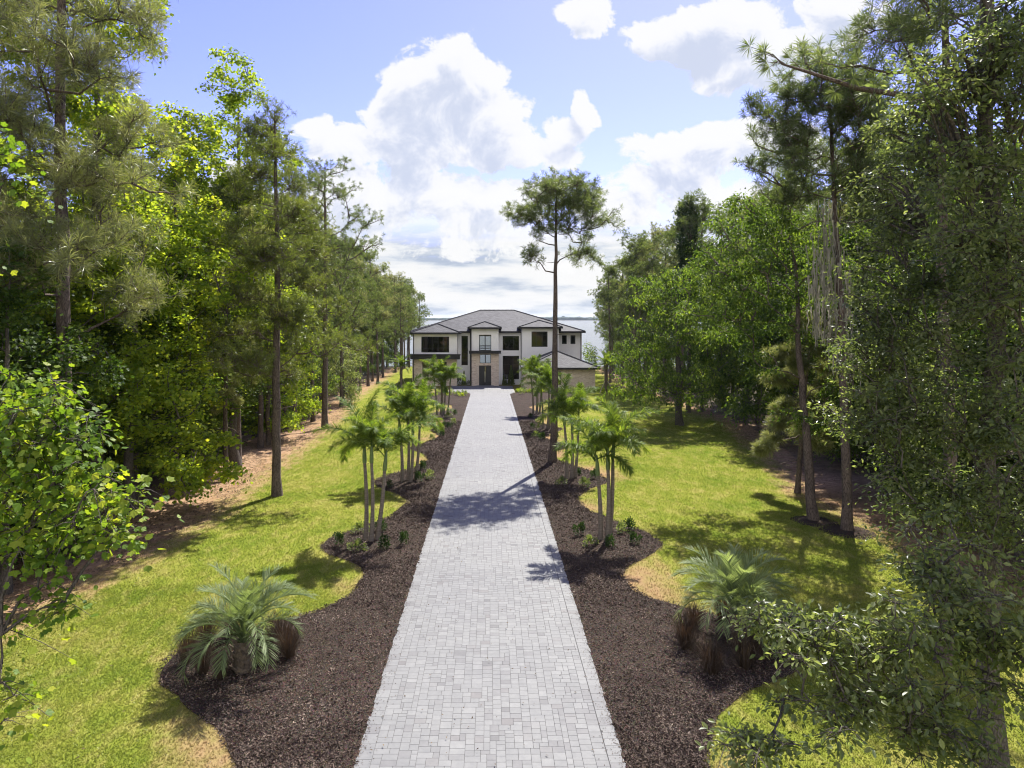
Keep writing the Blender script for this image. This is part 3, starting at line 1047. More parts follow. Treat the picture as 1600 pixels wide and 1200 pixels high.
b = nd(nt, 'Bump', {'Height': br.outputs['Fac'], 'Strength': -.5, 'Distance': .02})
p = nd(nt, 'BsdfPrincipled', {'Base Color': c, 'Roughness': .9, 'Specular IOR Level': .15, 'Normal': b.outputs[0]})
nt.links.new(p.outputs[0], out.inputs[0])
M['brick'] = m
m, nt, out = mat('window_glass')
fr = nd(nt, 'Fresnel', {'IOR': 1.65})
tr = nd(nt, 'BsdfTransparent', {0: (.40, .43, .44, 1)})
gl = nd(nt, 'BsdfGlossy', {'Roughness': .02})
mx = nd(nt, 'MixShader', {0: fr.outputs[0], 1: tr.outputs[0], 2: gl.outputs[0]})
nt.links.new(mx.outputs[0], out.inputs[0])
M['glass'] = m
m, nt, out = mat('grey_roof_tiles')
tc = nd(nt, 'TexCoord')
sp = nd(nt, 'SeparateXYZ', {0: tc.outputs['Object']})
cb = nd(nt, 'CombineXYZ', {0: mth(nt, 'ADD', sp.outputs[0], sp.outputs[1]), 1: mth(nt, 'MULTIPLY', sp.outputs[2], 3.0)})
br = nd(nt, 'TexBrick', {'Vector': cb.outputs[0], 'Color1': (.050, .050, .052, 1), 'Color2': (.088, .088, .090, 1), 'Mortar': (.022, .022, .023, 1), 'Scale': 1.0,
                         'Mortar Size': .02, 'Brick Width': .34, 'Row Height': .38, 'Bias': 0.0})
n1 = noise(nt, tc.outputs['Object'], 1.4, 5, .6)
c = mixc(nt, 1.0, br.outputs[0], ramp(nt, n1, [(.3, (.85, .85, .86)), (.7, (1.1, 1.1, 1.1))]), 'MULTIPLY')
b = nd(nt, 'Bump', {'Height': br.outputs['Fac'], 'Strength': -.5, 'Distance': .04})
p = nd(nt, 'BsdfPrincipled', {'Base Color': c, 'Roughness': .7, 'Specular IOR Level': .12, 'Normal': b.outputs[0]})
nt.links.new(p.outputs[0], out.inputs[0])
M['tile'] = m


def wall(name, x0, x1, z0, z1, y, th, holes, mt, axis='x'):
    """a wall in the x-z plane at y, th thick, with rectangular openings cut right through"""
    mb = MB()
    gx = sorted({x0, x1, *[min(max(v, x0), x1) for h in holes for v in (h[0], h[2])]})
    gzs = sorted({z0, z1, *[min(max(v, z0), z1) for h in holes for v in (h[1], h[3])]})
    for a, b_ in zip(gx[:-1], gx[1:]):
        run = None
        for c0, c1 in zip(gzs[:-1], gzs[1:]):
            mx_, mz = (a + b_) / 2, (c0 + c1) / 2
            inside = any(h[0] < mx_ < h[2] and h[1] < mz < h[3] for h in holes)
            if inside:
                if run:
                    mb.box(a, b_, y, y + th, run[0], run[1]); run = None
            else:
                run = (run[0], c1) if run else (c0, c1)
        if run:
            mb.box(a, b_, y, y + th, run[0], run[1])
    return mb.build(name, mt, house)


def window(r, y, cols, rows=(), fr=.07, mull=.06, name='window'):
    """black frame and mullions standing in the opening, with one pane child"""
    x0, z0, x1, z1 = r
    mb = MB()
    d0, d1 = y + .03, y + .13
    mb.box(x0, x1, d0, d1, z0, z0 + fr); mb.box(x0, x1, d0, d1, z1 - fr, z1)
    mb.box(x0, x0 + fr, d0, d1, z0 + fr, z1 - fr); mb.box(x1 - fr, x1, d0, d1, z0 + fr, z1 - fr)
    for k in range(1, cols):
        xc = x0 + (x1 - x0) * k / cols
        mb.box(xc - mull / 2, xc + mull / 2, d0 + .006, d1 - .006, z0 + fr, z1 - fr)
    for q in rows:
        zc = z0 + (z1 - z0) * q
        mb.box(x0 + fr, x1 - fr, d0 + .012, d1 - .012, zc - mull / 2, zc + mull / 2)
    w = mb.build(name, M['black'], house)
    pb = MB()
    pb.poly([(x0 + .02, y + .08, z0 + .02), (x1 - .02, y + .08, z0 + .02), (x1 - .02, y + .08, z1 - .02), (x0 + .02, y + .08, z1 - .02)])
    pb.build('pane', M['glass'], w)
    return w


def rect(px0, py0, px1, py1, yl):
    a, b_ = hp(px0, py1, yl), hp(px1, py0, yl)
    return (a[0], a[1], b_[0], b_[1])


def HX(px, yl):
    return (px - VX) * (HY0 + yl) / F


def HZp(py, yl):
    return CAMZ - (py - HY) * (HY0 + yl) / F - HZ


# --- left wing (flush with the entry tower)
lx0, lx1 = HX(645, 0), HX(714, 0)
zt = HZp(520.3, 0)
zc0, zc1 = HZp(562, 0), HZp(554, 0)
w_big = rect(658.3, 526, 701.7, 550.7, 0)
wall('upper_wall', lx0, lx1, (zc0 + zc1) / 2, zt + .2, 0, .3, [w_big], M['stucco'])
window(w_big, 0, 5, (.27,), .08, .08)
b1, b2 = rect(660, 565.4, 670, 594, 0), rect(688, 565.4, 698, 594, 0)
wall('brick_wall', lx0 - .06, lx1 + .0, -.4, (zc0 + zc1) / 2, -.06, .36, [b1, b2], M['brick'])
for r in (b1, b2):
    window(r, -.06, 1, (.78,))
mb = MB(); mb.box(lx0, lx0 + .3, .301, 22, -.4, zt + .2); mb.build('side_wall', M['stucco'], house)
mb = MB(); mb.box(lx1 - .3, lx1, .301, 2.0, -.4, zt + .3); mb.build('side_wall', M['stucco'], house)
mb = MB()
cx0, cx1 = HX(641, -1), HX(718.5, -1)
mb.box(cx0, cx1, -1.1, -.07, HZp(561.5, -1), HZp(555.5, -1)); mb.box(cx0 - .08, cx1 + .08, -1.18, -.071, HZp(555.5, -1), HZp(553.6, -1))
mb.build('canopy', M['black'], house)

# --- recessed bay left of the entry
RB = 2.0
rx0, rx1 = lx1, HX(736.5, 0)
zr = HZp(517, RB)
w_tall = rect(721, 525, 731, 570.7, RB)
wall('recessed_wall', rx0, rx1, -.4, zr, RB, .3, [w_tall], M['stucco'])
window(w_tall, RB, 1, (.32, .62))

# --- entry tower
ex0, ex1 = HX(736.5, 0), HX(779, 0)
ze = HZp(512.3, 0)
w_up, w_tr = rect(748.5, 523, 767.5, 548, 0), rect(749.5, 553.5, 767, 567.5, 0)
w_dr = rect(748.5, 571, 767.5, 602.6, 0)
w_dr = (w_dr[0], .02, w_dr[2], w_dr[3])
zcan = HZp(550.3, 0)
wall('tower_wall', ex0, ex1, zcan, ze, 0, .3, [w_up], M['stucco'])
wall('brick_wall', ex0 - .05, ex1 + .05, -.4, zcan, -.06, .36, [w_tr, w_dr], M['brick'])
window(w_up, 0, 2, (.16, .30), .10, .14)
window(w_tr, -.06, 2, (), .08, .14)
for s in (0, 1):
    mb = MB(); mb.box(ex0 + (ex1 - ex0 - .3) * s, ex0 + (ex1 - ex0 - .3) * s + .3, .301, 2.0, -.4, ze); mb.build('side_wall', M['stucco'], house)
mb = MB()
mb.box(HX(733, -.7), HX(783, -.7), -.75, -.061, HZp(552.6, -.7), HZp(548.3, -.7)); mb.build('canopy', M['black'], house)
mb = MB()                                                    # double front door
x0, z0, x1, z1 = w_dr
xm = (x0 + x1) / 2
mb.box(x0, x0 + .1, .0, .14, z0, z1); mb.box(x1 - .1, x1, .0, .14, z0, z1); mb.box(x0 + .1, x1 - .1, .0, .14, z1 - .1, z1)
for a, b_ in ((x0 + .1, xm - .012), (xm + .012, x1 - .1)):
    mb.box(a, a + .09, .03, .09, z0 + .02, z1 - .1); mb.box(b_ - .09, b_, .03, .09, z0 + .02, z1 - .1)
    mb.box(a + .09, b_ - .09, .03, .09, z0 + .02, z0 + .35); mb.box(a + .09, b_ - .09, .03, .09, z1 - .22, z1 - .1)
    mb.box(a + .09, b_ - .09, .05, .07, z0 + .35, z1 - .22)
door = mb.build('front_door', M['door'], house)
for s in (-1, 1):
    mb = MB(); mb.tube([(xm + s * .07, -.03, z0 + .55), (xm + s * .07, -.03, z0 + 2.2)], [.022, .022], 6, True)
    mb.box(xm + s * .07 - .012, xm + s * .07 + .012, -.03, .03, z0 + .65, z0 + .68); mb.box(xm + s * .07 - .012, xm + s * .07 + .012, -.03, .03, z0 + 2.05, z0 + 2.08)
    mb.build('handle', M['steel'], door)
mb = MB(); mb.box(x0 - .4, x1 + .4, -1.5, -.07, -.2, .11); mb.build('door_step', M['paver'], house)

# --- recessed bay right of the entry
qx0, qx1 = HX(779, 0), HX(815, .5)
w_u2, w_l2 = rect(785.5, 525, 811, 547.5, RB), rect(785.5, 556, 811, 592.5, RB)
wall('recessed_wall', qx0, qx1, -.4, zr, RB, .3, [w_u2, w_l2], M['stucco'])
window(w_u2, RB, 3, (), .08, .07)
window(w_l2, RB, 3, (.62,), .08, .07)

# --- right tower
TY = .5
tx0, tx1 = HX(815, TY), HX(873, TY)
ztw = HZp(511.3, TY)
w_rt = rect(830.5, 518, 855.5, 542, TY)
wall('tower_wall', tx0, tx1, -.4, ztw, TY, .3, [w_rt], M['stucco'])
window(w_rt, TY, 3, (.76,), .10, .09)
for xa in (tx0, tx1 - .3):
    mb = MB(); mb.box(xa, xa + .3, TY + .301, 3.2, -.4, ztw); mb.build('side_wall', M['stucco'], house)
# --- far right part
FY = 3.0
fx1 = HX(909, FY)
zf_ = HZp(517.6, FY)
w_f1, w_f2 = rect(878, 524, 885.5, 537.5, FY), rect(891.5, 524, 899, 537.5, FY)
wall('end_wall', tx1, fx1, -.4, zf_, FY, .3, [w_f1, w_f2], M['stucco'])
window(w_f1, FY, 1, (), .10); window(w_f2, FY, 1, (), .10)
mb = MB(); mb.box(fx1 - .3, fx1, FY + .301, 22, -.4, zf_); mb.build('side_wall', M['stucco'], house)
# --- back wall with the big lake-side opening seen through the hall
bw = (HX(738, 22), .1, HX(775, 22), 7.0)
wall('back_wall', lx0 + .3, fx1 - .3, -.4, 8.1, 21.7, .3, [bw], M['inside'])
mb = MB(); mb.box(lx0 + .35, fx1 - .35, 2.35, 21.6, -.38, .03); mb.build('floor_slab', M['inside'], house)
mb = MB()
mb.box(lx0 + .35, ex0 - .6, 2.4, 21.6, 3.9, 4.2); mb.box(ex1 + .6, fx1 - .35, 3.4, 21.6, 3.9, 4.2)
mb.build('upper_floor', M['inside'], house)
for xa in (ex0 - .5, ex1 + .3):
    mb = MB(); mb.box(xa, xa + .2, 2.4, 21.6, .04, 8.0); mb.build('hall_wall', M['inside'], house)

# --- hip roofs
def hip_roof(x0, x1, y0, y1, ze_, slope, back=False, name='roof', fas=.26):
    """front (and, if asked, back) hip over the box; the ridge runs back to y1"""
    w = (x1 - x0) / 2
    mb = MB()
    if back and (y1 - y0) < (x1 - x0):
        d = (y1 - y0) / 2
        r0, r1 = (x0 + d, y0 + d, ze_ + d * slope), (x1 - d, y0 + d, ze_ + d * slope)
        A, B, C, D = (x0, y0, ze_), (x1, y0, ze_), (x1, y1, ze_), (x0, y1, ze_)
        mb.poly([A, B, r1, r0]); mb.poly([B, C, r1]); mb.poly([C, D, r0, r1]); mb.poly([D, A, r0])
        caps = [(A, r0), (B, r1), (C, r1), (D, r0), (r0, r1)]
        edges = [(A, B), (B, C), (C, D), (D, A)]
    else:
        xm_ = (x0 + x1) / 2
        pk, bk = (xm_, y0 + w, ze_ + w * slope), (xm_, y1, ze_ + w * slope)
        A, B, C, D = (x0, y0, ze_), (x1, y0, ze_), (x1, y1, ze_), (x0, y1, ze_)
        mb.poly([A, B, pk]); mb.poly([B, C, bk, pk]); mb.poly([D, A, pk, bk])
        caps = [(A, pk), (B, pk), (pk, bk)]
        edges = [(A, B), (B, C), (D, A)]
    roof = mb.build(name, M['tile'], house)
    cm = MB()
    for a, b_ in caps:
        a, b_ = np.array(a), np.array(b_)
        n = max(3, int(np.linalg.norm(b_ - a) / .35))
        s = np.linspace(0, 1, n)
        P = a + (b_ - a) * s[:, None] + UP * .035
        cm.tube(P, np.where(np.arange(n) % 2, .085, .105), 6, True)
    cm.build('hip_cap', M['tile'], roof)
    g = MB()
    X0, X1, Y0, Y1 = x0, x1, y0, y1
    t = .12
    g.box(X0 - .05, X1 + .05, Y0 - t, Y0 - .004, ze_ - fas, ze_ + .02)
    g.box(X0 - t, X0 - .004, Y0 - .003, Y1, ze_ - fas + .003, ze_ + .017)
    g.box(X1 + .004, X1 + t, Y0 - .003, Y1, ze_ - fas + .003, ze_ + .017)
    g.box(X0, X1, Y0, Y0 + .75, ze_ - fas + .01, ze_ - fas + .05)
    g.build('gutter', M['black'], roof)
    return roof


zm = HZp(517.6, 1.4)
hip_roof(HX(642, 1.4), HX(914, 1.4), 1.4, 22.6, zm, .315, True)
hip_roof(HX(642, -.6), HX(719, -.6), -.6, 7.5, HZp(519.6, -.6), .345)
hip_roof(HX(731.5, -.6), HX(783, -.6), -.6, 6.5, HZp(511.5, -.6), .335)
hip_roof(HX(811, -.1), HX(878.5, -.1), -.1, 8.0, HZp(510.8, -.1), .30)

# --- garage wing, standing forward on the right
GY = -8.6
gx0, gx1 = HX(818.5, GY), HX(930, GY)
zg = HZp(575.5, GY)
zgb = -SL * (HY0 + GY) - HZ                                   # the ground rises towards the camera
w_g = rect(868, 580, 877, 601, GY)
wall('brick_wall', gx0, gx1, zgb - .4, zg, GY, .3, [w_g], M['brick'])
window(w_g, GY, 1, (.7,))
mb = MB(); mb.box(gx0, gx0 + .3, GY + .301, TY - .01, zgb - .4, zg); mb.build('side_wall', M['brick'], house)
mb = MB(); mb.box(gx1 - .3, gx1, GY + .301, FY + 6, zgb - .4, zg); mb.build('side_wall', M['brick'], house)
mb = MB(); mb.box(gx0 + .3, gx1 - .3, -.2, .0, -.4, zg); mb.build('inner_wall', M['inside'], house)
hip_roof(HX(817, GY - .6), HX(937, GY - .6), GY - .6, TY - .02, HZp(574.5, GY - .6), .375)
# downpipes at the outer corners and between the masses
for px, yl, ptop in ((646.2, -.02, 521), (735, 1.95, 518), (814.2, .45, 512), (907.5, 2.95, 518), (736.2, -.1, 513)):
    mb = MB(); x = HX(px, yl)
    mb.tube([(x, yl - .08, HZp(ptop, yl)), (x, yl - .08, 0)], [.06, .06], 6)
    mb.build('downpipe', M['black'], house)
# ---------------------------------------------------------------- trees
# tall lone pine beside the drive
rng = np.random.default_rng(23)
pm = pine2_mesh(17.9, [(.7, 0, 17.4, 2.4, 2.4, 1.35), (2.4, .3, 17.0, 1.6, 1.8, 1.3), (-1.2, -.5, 16.8, 1.7, 1.9, 1.3), (1.0, 1.5, 16.4, 1.9, 1.8, 1.4), (3.4, -.8, 15.9, 1.1, 1.4, 1.2), (-2.3, .3, 15.5, 1.1, 1.4, 1.0), (.6, -1.4, 16.0, 1.6, 1.4, 1.3),
                       (-.6, 0, 14.9, 1.6, 1.6, .7), (2.4, .2, 14.8, 1.6, 1.5, .7), (-2.3, 0, 13.2, 1.2, 1.4, .45), (2.6, .3, 13.2, 1.4, 1.4, .4)], 185, 8, .235, .30, 26, .023, (.02, 0), 'needle', 3, .35, .58, .9)
x, y = gp(863, 725)
tree('pine_tree', pm, 'tall lone pine with bare trunk and umbrella crown standing in the right mulch bed', x, y, .6)

# left edge: two hero pines
ll = [(0, 0, 19.0, .9, .9, 1.0)]
for k in range(20):
    u = (k + .5) / 20
    rr = (4.7 - 3.4 * u ** 1.2) * (.7 + .3 * min(1, u * 4)) * rng.uniform(.6, 1.15)
    ll.append((math.cos(k * 2.4) * rr * .6, math.sin(k * 2.4) * rr * .6, 6.0 + 12.6 * u, rr * .6, rr * .6, .6))
pm = pine2_mesh(20.2, ll, 300, 10, .23, .28, 24, .023, (.006, 0), 'needle_yellow', 14, .1, .8, .55)
x, y = gp(433, 776)
tree('pine_tree', pm, 'slender pine with drooping yellowish lower branches standing alone on the left lawn edge', x, y, 2.0)
pm = pine2_mesh(23.6, pine_lobes(23.6, .40, 5.6, 15), 170, 8, .26, .30, 24, .030, (.004, 0), 'needle', 8, .2, .75)
x, y = gp(508, 670)
tree('pine_tree', pm, 'tall pine with rounded crown at the dirt edge behind the slender left pine', x, y, 1.0)

# near pine filling the upper left corner
pm = pine2_mesh(29, [(0, 0, 27, 2.2, 2.2, 2)] + [(math.cos(k * 2.4) * 2.3, math.sin(k * 2.4) * 2.3, 9.6 + 17.5 * k / 22, 2.2, 2.2, 1.2) for k in range(22)], 250, 9, .28, .46, 36, .018, (-.01, 0), 'needle_grey', 8, .2, .85, .7)
tree('pine_tree', pm, 'big grey-green long-needled pine filling the upper left corner', -15.4, 24.5, .3)

def dome(H, r, z0, n=9):
    """boughs in drooping shelves, one over another"""
    L = [(0, 0, H * .9, r * .35, r * .35, H * .07)]
    for i in range(n):
        a, u = i * 2.4 + rng.normal(0, .3), (i + .5) / n
        d = r * .66 * math.sqrt(max(.12, 1 - (abs(u - .3) * 1.25) ** 2)) * rng.uniform(.75, 1.15)
        k = rng.uniform(.75, 1.2)
        L.append((math.cos(a) * d, math.sin(a) * d, z0 + (H - z0) * (.08 + u * .82), r * .40 * k, r * .40 * k, (H - z0) * .062))
    return L


CAM = broadleaf_mesh(12.6, in_lobes(dome(12.3, 5.5, 1.0, 28), 300), 85, .20, 'oval', .26, .52, .38, .7, leaf='leaf_mid', wid=.8, twigs=0)
CAM2 = broadleaf_mesh(18.5, in_lobes(dome(18.2, 5.6, 2.6, 30), 380), 80, .22, 'oval', .32, .56, .42, .5, leaf='leaf_mid', wid=.8)
CAM3 = broadleaf_mesh(10.5, in_lobes(dome(10, 3.9, .6, 10), 230), 70, .24, 'oval', .2, .75, .55, .5, leaf='leaf_mid', wid=.8)

# tulip trees and maples of the left wood
def lobes_crown(H, r, z0, n, sq=.75):
    L = []
    for i in range(n):
        u = (i + .5) / n
        z = z0 + (H - z0) * u
        rr = r * (.45 + .75 * math.sin(PI * min(1, .2 + .72 * u))) * rng.uniform(.75, 1.05)
        a = i * 2.4
        d = rr * .55
        L.append((math.cos(a) * d, math.sin(a) * d, z, rr * .72, rr * .72, (H - z0) / n * 1.5 * sq))
    return L


def tulip(H, r, z0, ncl, lpc, size, leaf, seedn=7, shape='maple', spread=.52, **k):
    return broadleaf_mesh(H, in_lobes(lobes_crown(H - .6, r, z0, seedn), ncl), lpc, size, shape, leaf=leaf, spread=spread, flat=.5, **k)


TU_A = tulip(25.5, 3.6, 5.0, 330, 95, .165, 'leaf_bright', 10, r0=.30)
TU_B = tulip(24, 3.4, 5.0, 290, 75, .20, 'leaf_bright', 9, r0=.28)
TU_C = tulip(14, 3.4, 1.6, 230, 80, .165, 'leaf_mid', 7, r0=.20)
TU_D = tulip(9, 3.0, .8, 190, 85, .145, 'leaf_mid', 6, r0=.14)
TU_E = tulip(17, 4.2, 1.6, 300, 80, .18, 'leaf_bright', 8, r0=.25)
ROOT = {}
GW = 'broadleaf trees of the left wood'
tree('tulip_tree', TU_A, 'tall bright-leaved tree rising past the top edge behind the long-needled pine', -17.3, 29.5, 0, GW, 1.03)
tree('tulip_tree', TU_A, 'bright-leaved tree with a pointed twin top left of the slender pine', -15.8, 42.5, 2.2, GW, .98)
tree('tulip_tree', TU_B, 'bright-leaved tree in the gap between the tallest left tree and the twin-topped one', -17.0, 36.5, 1.0, GW, .86)
tree('maple_tree', TU_E, 'broad sunlit yellow-green maple in front of the left wood behind the near branches', -16.2, 31.0, .5, GW, .92)
tree('maple_tree', TU_C, 'dark leafy maple hanging low over the dirt strip on the left', -17.4, 33.5, 1.8, GW, .95)
tree('maple_tree', TU_C, 'leafy maple behind the nearest yellow-leaved branches on the left', -15.6, 22.0, 4.0, GW, .8)
tree('maple_tree', TU_D, 'low bushy maple at the left picture edge above the dirt strip', -17.5, 24.5, 0, GW, 1.0)
tree('maple_tree', TU_D, 'low bushy maple between the thin forked trunks on the left dirt strip', -17.6, 40.5, 2.4, GW, 1.05)
tree('maple_tree', TU_C, 'leafy maple standing directly behind the slender left pine', -18.5, 50, 1.1, GW, .9)
tree('magnolia_tree', tulip(8.2, 2.2, .6, 120, 60, .20, 'leaf_dark', 5, 'oval', r0=.12), 'small dark evergreen tree at the lawn edge beside the far left pine row', -16.6, 78, 0)
# fill behind
for k, (x, y, msh, sc) in enumerate([(-22, 27, TU_B, .95), (-23, 35, TU_E, 1.0), (-21, 19, TU_E, 1.0), (-24, 45, TU_B, .9), (-21, 58, TU_C, .9), (-20, 66, TU_D, 1.1), (-27, 55, TU_E, .9), (-22, 75, TU_C, .8), (-28, 30, TU_E, 1.2), (-19.5, 47, TU_D, .9), (-22, 90, TU_C, .8), (-20, 36, TU_D, 1.1), (-20.5, 30, TU_C, 1.0), (-19, 18, TU_C, .9), (-18.2, 53, TU_E, .95), (-19, 61, TU_E, .85), (-22, 50, TU_B, .85), (-18.6, 69, TU_C, .85), (-24, 68, TU_B, .75)]):
    tree('broadleaf_tree', msh, 'broadleaf tree half hidden in the depth of the left wood', x, y, k * 1.3, 'hidden broadleaf trees of the left wood', sc)

for i, (x, y, msh, sc) in enumerate([(-25, 100, CAM2, .7), (-22.5, 112, CAM3, .8), (-27, 122, CAM2, .75), (-23.5, 134, CAM3, .9), (-30, 110, CAM2, .8), (-26, 146, CAM3, 1.0), (-24, 158, CAM3, 1.0), (-31, 150, CAM2, .9), (-26.5, 170, CAM3, 1.1), (-35, 130, CAM2, .9), (-38, 165, CAM2, 1.0), (-23, 84, CAM3, .75)]):
    tree('broadleaf_tree', msh, 'rounded leafy tree behind the trunks of the far left pine row', x, y, i * 1.7, 'leafy trees behind the far left pine row', sc)

# thin and thick bare trunks on the left dirt strip: small pines with ragged crowns
PV = [pine2_mesh(20, pine_lobes(20, cb_, 3.5, n_ + 3), 125, 6, .20, .34, 17, .046, (rng.normal(0, .012), 0), lf, 7, .2, .75) for lf, cb_, n_ in (('needle', .45, 9), ('needle', .38, 11), ('needle_grey', .5, 8), ('needle', .33, 12))]
PS = pine_mesh(13, .30, 2.2, 34, .13, .30, 22, .030, None, -25, 45, (.01, 0), .9, 10, 'needle_grey', .1)
for k, (px, py, msh, sc, lab) in enumerate([(372, 727, PV[0], .95, 'thick dark pine trunk at the left dirt strip behind a thin one'), (351, 752, PS, 1.1, 'thin pine with a pale peeling foot at the front of the left dirt strip'),
                                            (408, 692, PV[1], .9, 'first of two close dark trunks between the slender pine and thick trunk'), (420, 694, PV[2], .85, 'second of two close dark trunks between the slender pine and thick trunk'),
                                            (447, 672, PV[3], .95, 'dark pine just right behind the slender left pine')]):
    x, y = gp(px, py)
    tree('pine_tree', msh, lab, x, y, k * 1.7, 'pines of the left wood', sc)

# the receding rows of pines, left and right
GL = 'pines in the receding left row'
k = 0
yy = 47.0
while yy < 176:
    for row, x0 in enumerate((-17.0, -20.0, -24.5, -30)):
        if row == 3 and k % 2:
            continue
        x = x0 - max(0, yy - 60) * .02 + rng.normal(0, .7)
        tree('pine_tree', PV[(k + row) % 4], 'tall dark-trunked pine in the row running back along the left lawn', x, yy + rng.normal(0, 1.5) + row * 2, rng.uniform(0, 6), GL, rng.uniform(.92, 1.14) * (1 - .0006 * yy))
    yy += 5.2 + .015 * yy
    k += 1
for x, y in ((-23, 24), (-26, 38), (-22, 41), (-24, 52), (-20, 55), (-28, 62), (-19, 60.5), (-33, 45), (-32, 30)):
    tree('pine_tree', PV[(k) % 4], 'pine standing deep in the left wood behind broadleaf trees', x, y, rng.uniform(0, 6), 'pines deep in the left wood', rng.uniform(.9, 1.1)); k += 1

GR = 'pines behind the right lawn'
right = [(90, 18.8, 1.08), (110, 19.3, .98), (101, 22, 1.0), (120, 21.5, 1.0), (80, 22.5, 1.08), (76, 27, 1.1), (131, 23, .95), (146, 26, .95), (160, 29, .9), (95, 27, 1.0), (112, 28, 1.0), (66, 25, 1.08),
         (86, 31, 1.05), (128, 31, 1.0), (62, 24.3, 1.02), (56, 28, 1.05), (64, 34, 1.05), (74, 36, 1.0), (46, 25, .95), (50, 33, 1.0), (40, 28, 1.0), (36, 23, .95), (142, 33, 1.0), (100, 36, 1.0), (84, 19.8, .9), (97, 20, .92), (88, 22.5, 1.12), (93, 21, 1.1), (104, 24.5, 1.1), (78, 24.5, 1.15), (115, 23.5, 1.05), (108, 21, 1.02), (98, 29.5, 1.1), (82, 28, 1.12), (68, 29, 1.15), (125, 26, 1.05), (58, 24.5, 1.1), (46, 24.6, 1.1), (41, 24.2, 1.08), (54, 23.6, 1.1), (37, 23.0, 1.0)]
for i, (y, x, sc) in enumerate(right):
    tree('pine_tree', PV[i % 4], 'dark pine in the wood behind the right lawn near the lake', x, y, rng.uniform(0, 6), GR, sc)

# vine-covered pine
PVN = pine2_mesh(23.0, pine_lobes(23, .74, 2.9, 7), 60, 6, .22, .34, 18, .046, (0, 0), 'needle', 2, .2, .7)
x, y = 20.3, 70.0
r = tree('pine_tree', PVN, 'pine wrapped in a dark column of climbing vine above the right trees', x, y, 0)
n = 9000
z = 9.5 + 12.2 * rng.uniform(0, 1, n)
a = rng.uniform(0, 2 * PI, n)
rad = (1.02 + .22 * np.sin(z * 1.9) + .18 * np.sin(z * 4.3 + a * 2)) * np.clip((22.4 - z) / 2.2, .12, 1) * rng.uniform(.55, 1.05, n)
pos = np.stack([np.cos(a) * rad, np.sin(a) * rad, z], 1)
mb = MB(); leaves(mb, pos, np.stack([np.cos(a), np.sin(a), 0 * a - .9], 1) + rdir(n) * .5, np.stack([np.cos(a), np.sin(a), 0 * a + .5], 1) + rdir(n) * .4, .26 * rng.uniform(.6, 1.2, n), 'oval')
v = mb.build('climbing_vine', M['vine'])
v.location = (x, y, float(gz(x, y)))
tag(v, 'dark column of climbing vine leaves covering a tall pine trunk on the right', 'vine')

# right-hand broadleaf trees
x, y = gp(1075, 690)
tree('camphor_tree', CAM, 'bright green tree with drooping tiered boughs hanging over the right lawn', 16.8, 60.5, .4, None, 1.2)
tree('camphor_tree', CAM2, 'tall dark rounded broadleaf tree behind the right lawn behind the young leaning pine', 24.5, 54, 1.4)
tree('camphor_tree', CAM3, 'low dark leafy tree whose boughs touch the far right lawn', 22.6, 50.5, .2, None, 1.2)
for i, (x, y, msh, sc) in enumerate([(26, 55, CAM2, .95), (24, 43, CAM2, .9), (27, 36, CAM2, 1.0), (24.6, 36.5, CAM2, .92), (25.2, 41, CAM2, .86), (26, 46, CAM2, .95), (24, 31, CAM2, 1.05), (27, 50.5, CAM2, 1.0), (23, 32.5, CAM3, 1.0), (24.2, 44, CAM3, .95), (24, 64, CAM, 1.2), (28, 75, CAM2, .8), (21.5, 29, CAM2, .85), (19.5, 25, CAM3, 1.0), (23, 22, CAM2, .95), (30, 28, CAM2, 1.1), (25, 88, CAM3, 1.0), (22, 71, CAM3, .9), (20, 20, CAM3, 1.0), (27, 118, CAM3, .9), (24.5, 100, CAM3, .8), (30, 150, CAM2, .8), (27, 140, CAM3, 1.0), (34, 130, CAM2, .9), (24.5, 128, CAM3, .7), (38, 160, CAM2, .9), (32, 170, CAM3, 1.0)]):
    tree('broadleaf_tree', msh, 'broadleaf tree half hidden in the depth of the right wood', x, y, i * 1.1, 'hidden broadleaf trees of the right wood', sc)

# the trunks on the right lawn edge: mossy pine, two companions, leaning young pine
x, y = gp(1323, 832)
MP = pine2_mesh(20.6, pine_lobes(20.6, .66, 4.0, 12) + [(-2.1, 0, 17.6, 1.5, 1.7, 1.6), (-1.9, -.5, 15.6, 1.6, 1.8, 1.1), (.5, -1, 18, 2, 2, 1.5), (1, -1, 15.5, 2, 2, 1.4)], 200, 9, .20, .32, 36, .022, (-.02, .06), 'needle', 8, .2, .65)
tree('pine_tree', MP, 'mossy tall pine with broad crown right of the young leaning pine', x, y, 0)
x2, y2 = gp(1272, 816)
lb = [(l[0] - .3, l[1] + 3.9, l[2], l[3], l[4], l[5]) for l in dome(15.8, 4.4, 7.4, 26)] + [(-1.5, .6, 6.6, 1.1, 1.1, .5), (.9, .2, 6.0, 1.0, 1.0, .5), (-.8, -.4, 5.0, .9, .9, .45), (.5, 1.2, 4.3, .9, .9, .4), (-2.3, 1.4, 7.6, 1.2, 1.2, .5), (1.6, .6, 7.4, 1.2, 1.2, .5), (-1.4, .9, 4.2, .8, .8, .4)]
MB_ = broadleaf_mesh(15, in_lobes(lb, 300), 85, .17, 'oval', .21, .48, .42, .5, (0, .19), 'leaf_mid', 'pine_bark', 0, .9, wid=.8)
tree('oak_tree', MB_, 'dark-trunked leafy tree in the middle of the three trunks on the right lawn', x2, y2, 0)
x3, y3 = gp(1246, 771)
LP = pine_mesh(8.8, .36, 2.5, 22, .14, .50, 90, .018, lambda u: .9 - .4 * u, -30, 30, (-.07, -.03), 1.0, 5, 'needle_grey', .05)
tree('pine_tree', LP, 'young leaning pine with long silvery needle tufts on the right lawn edge', x3, y3, 2.4)
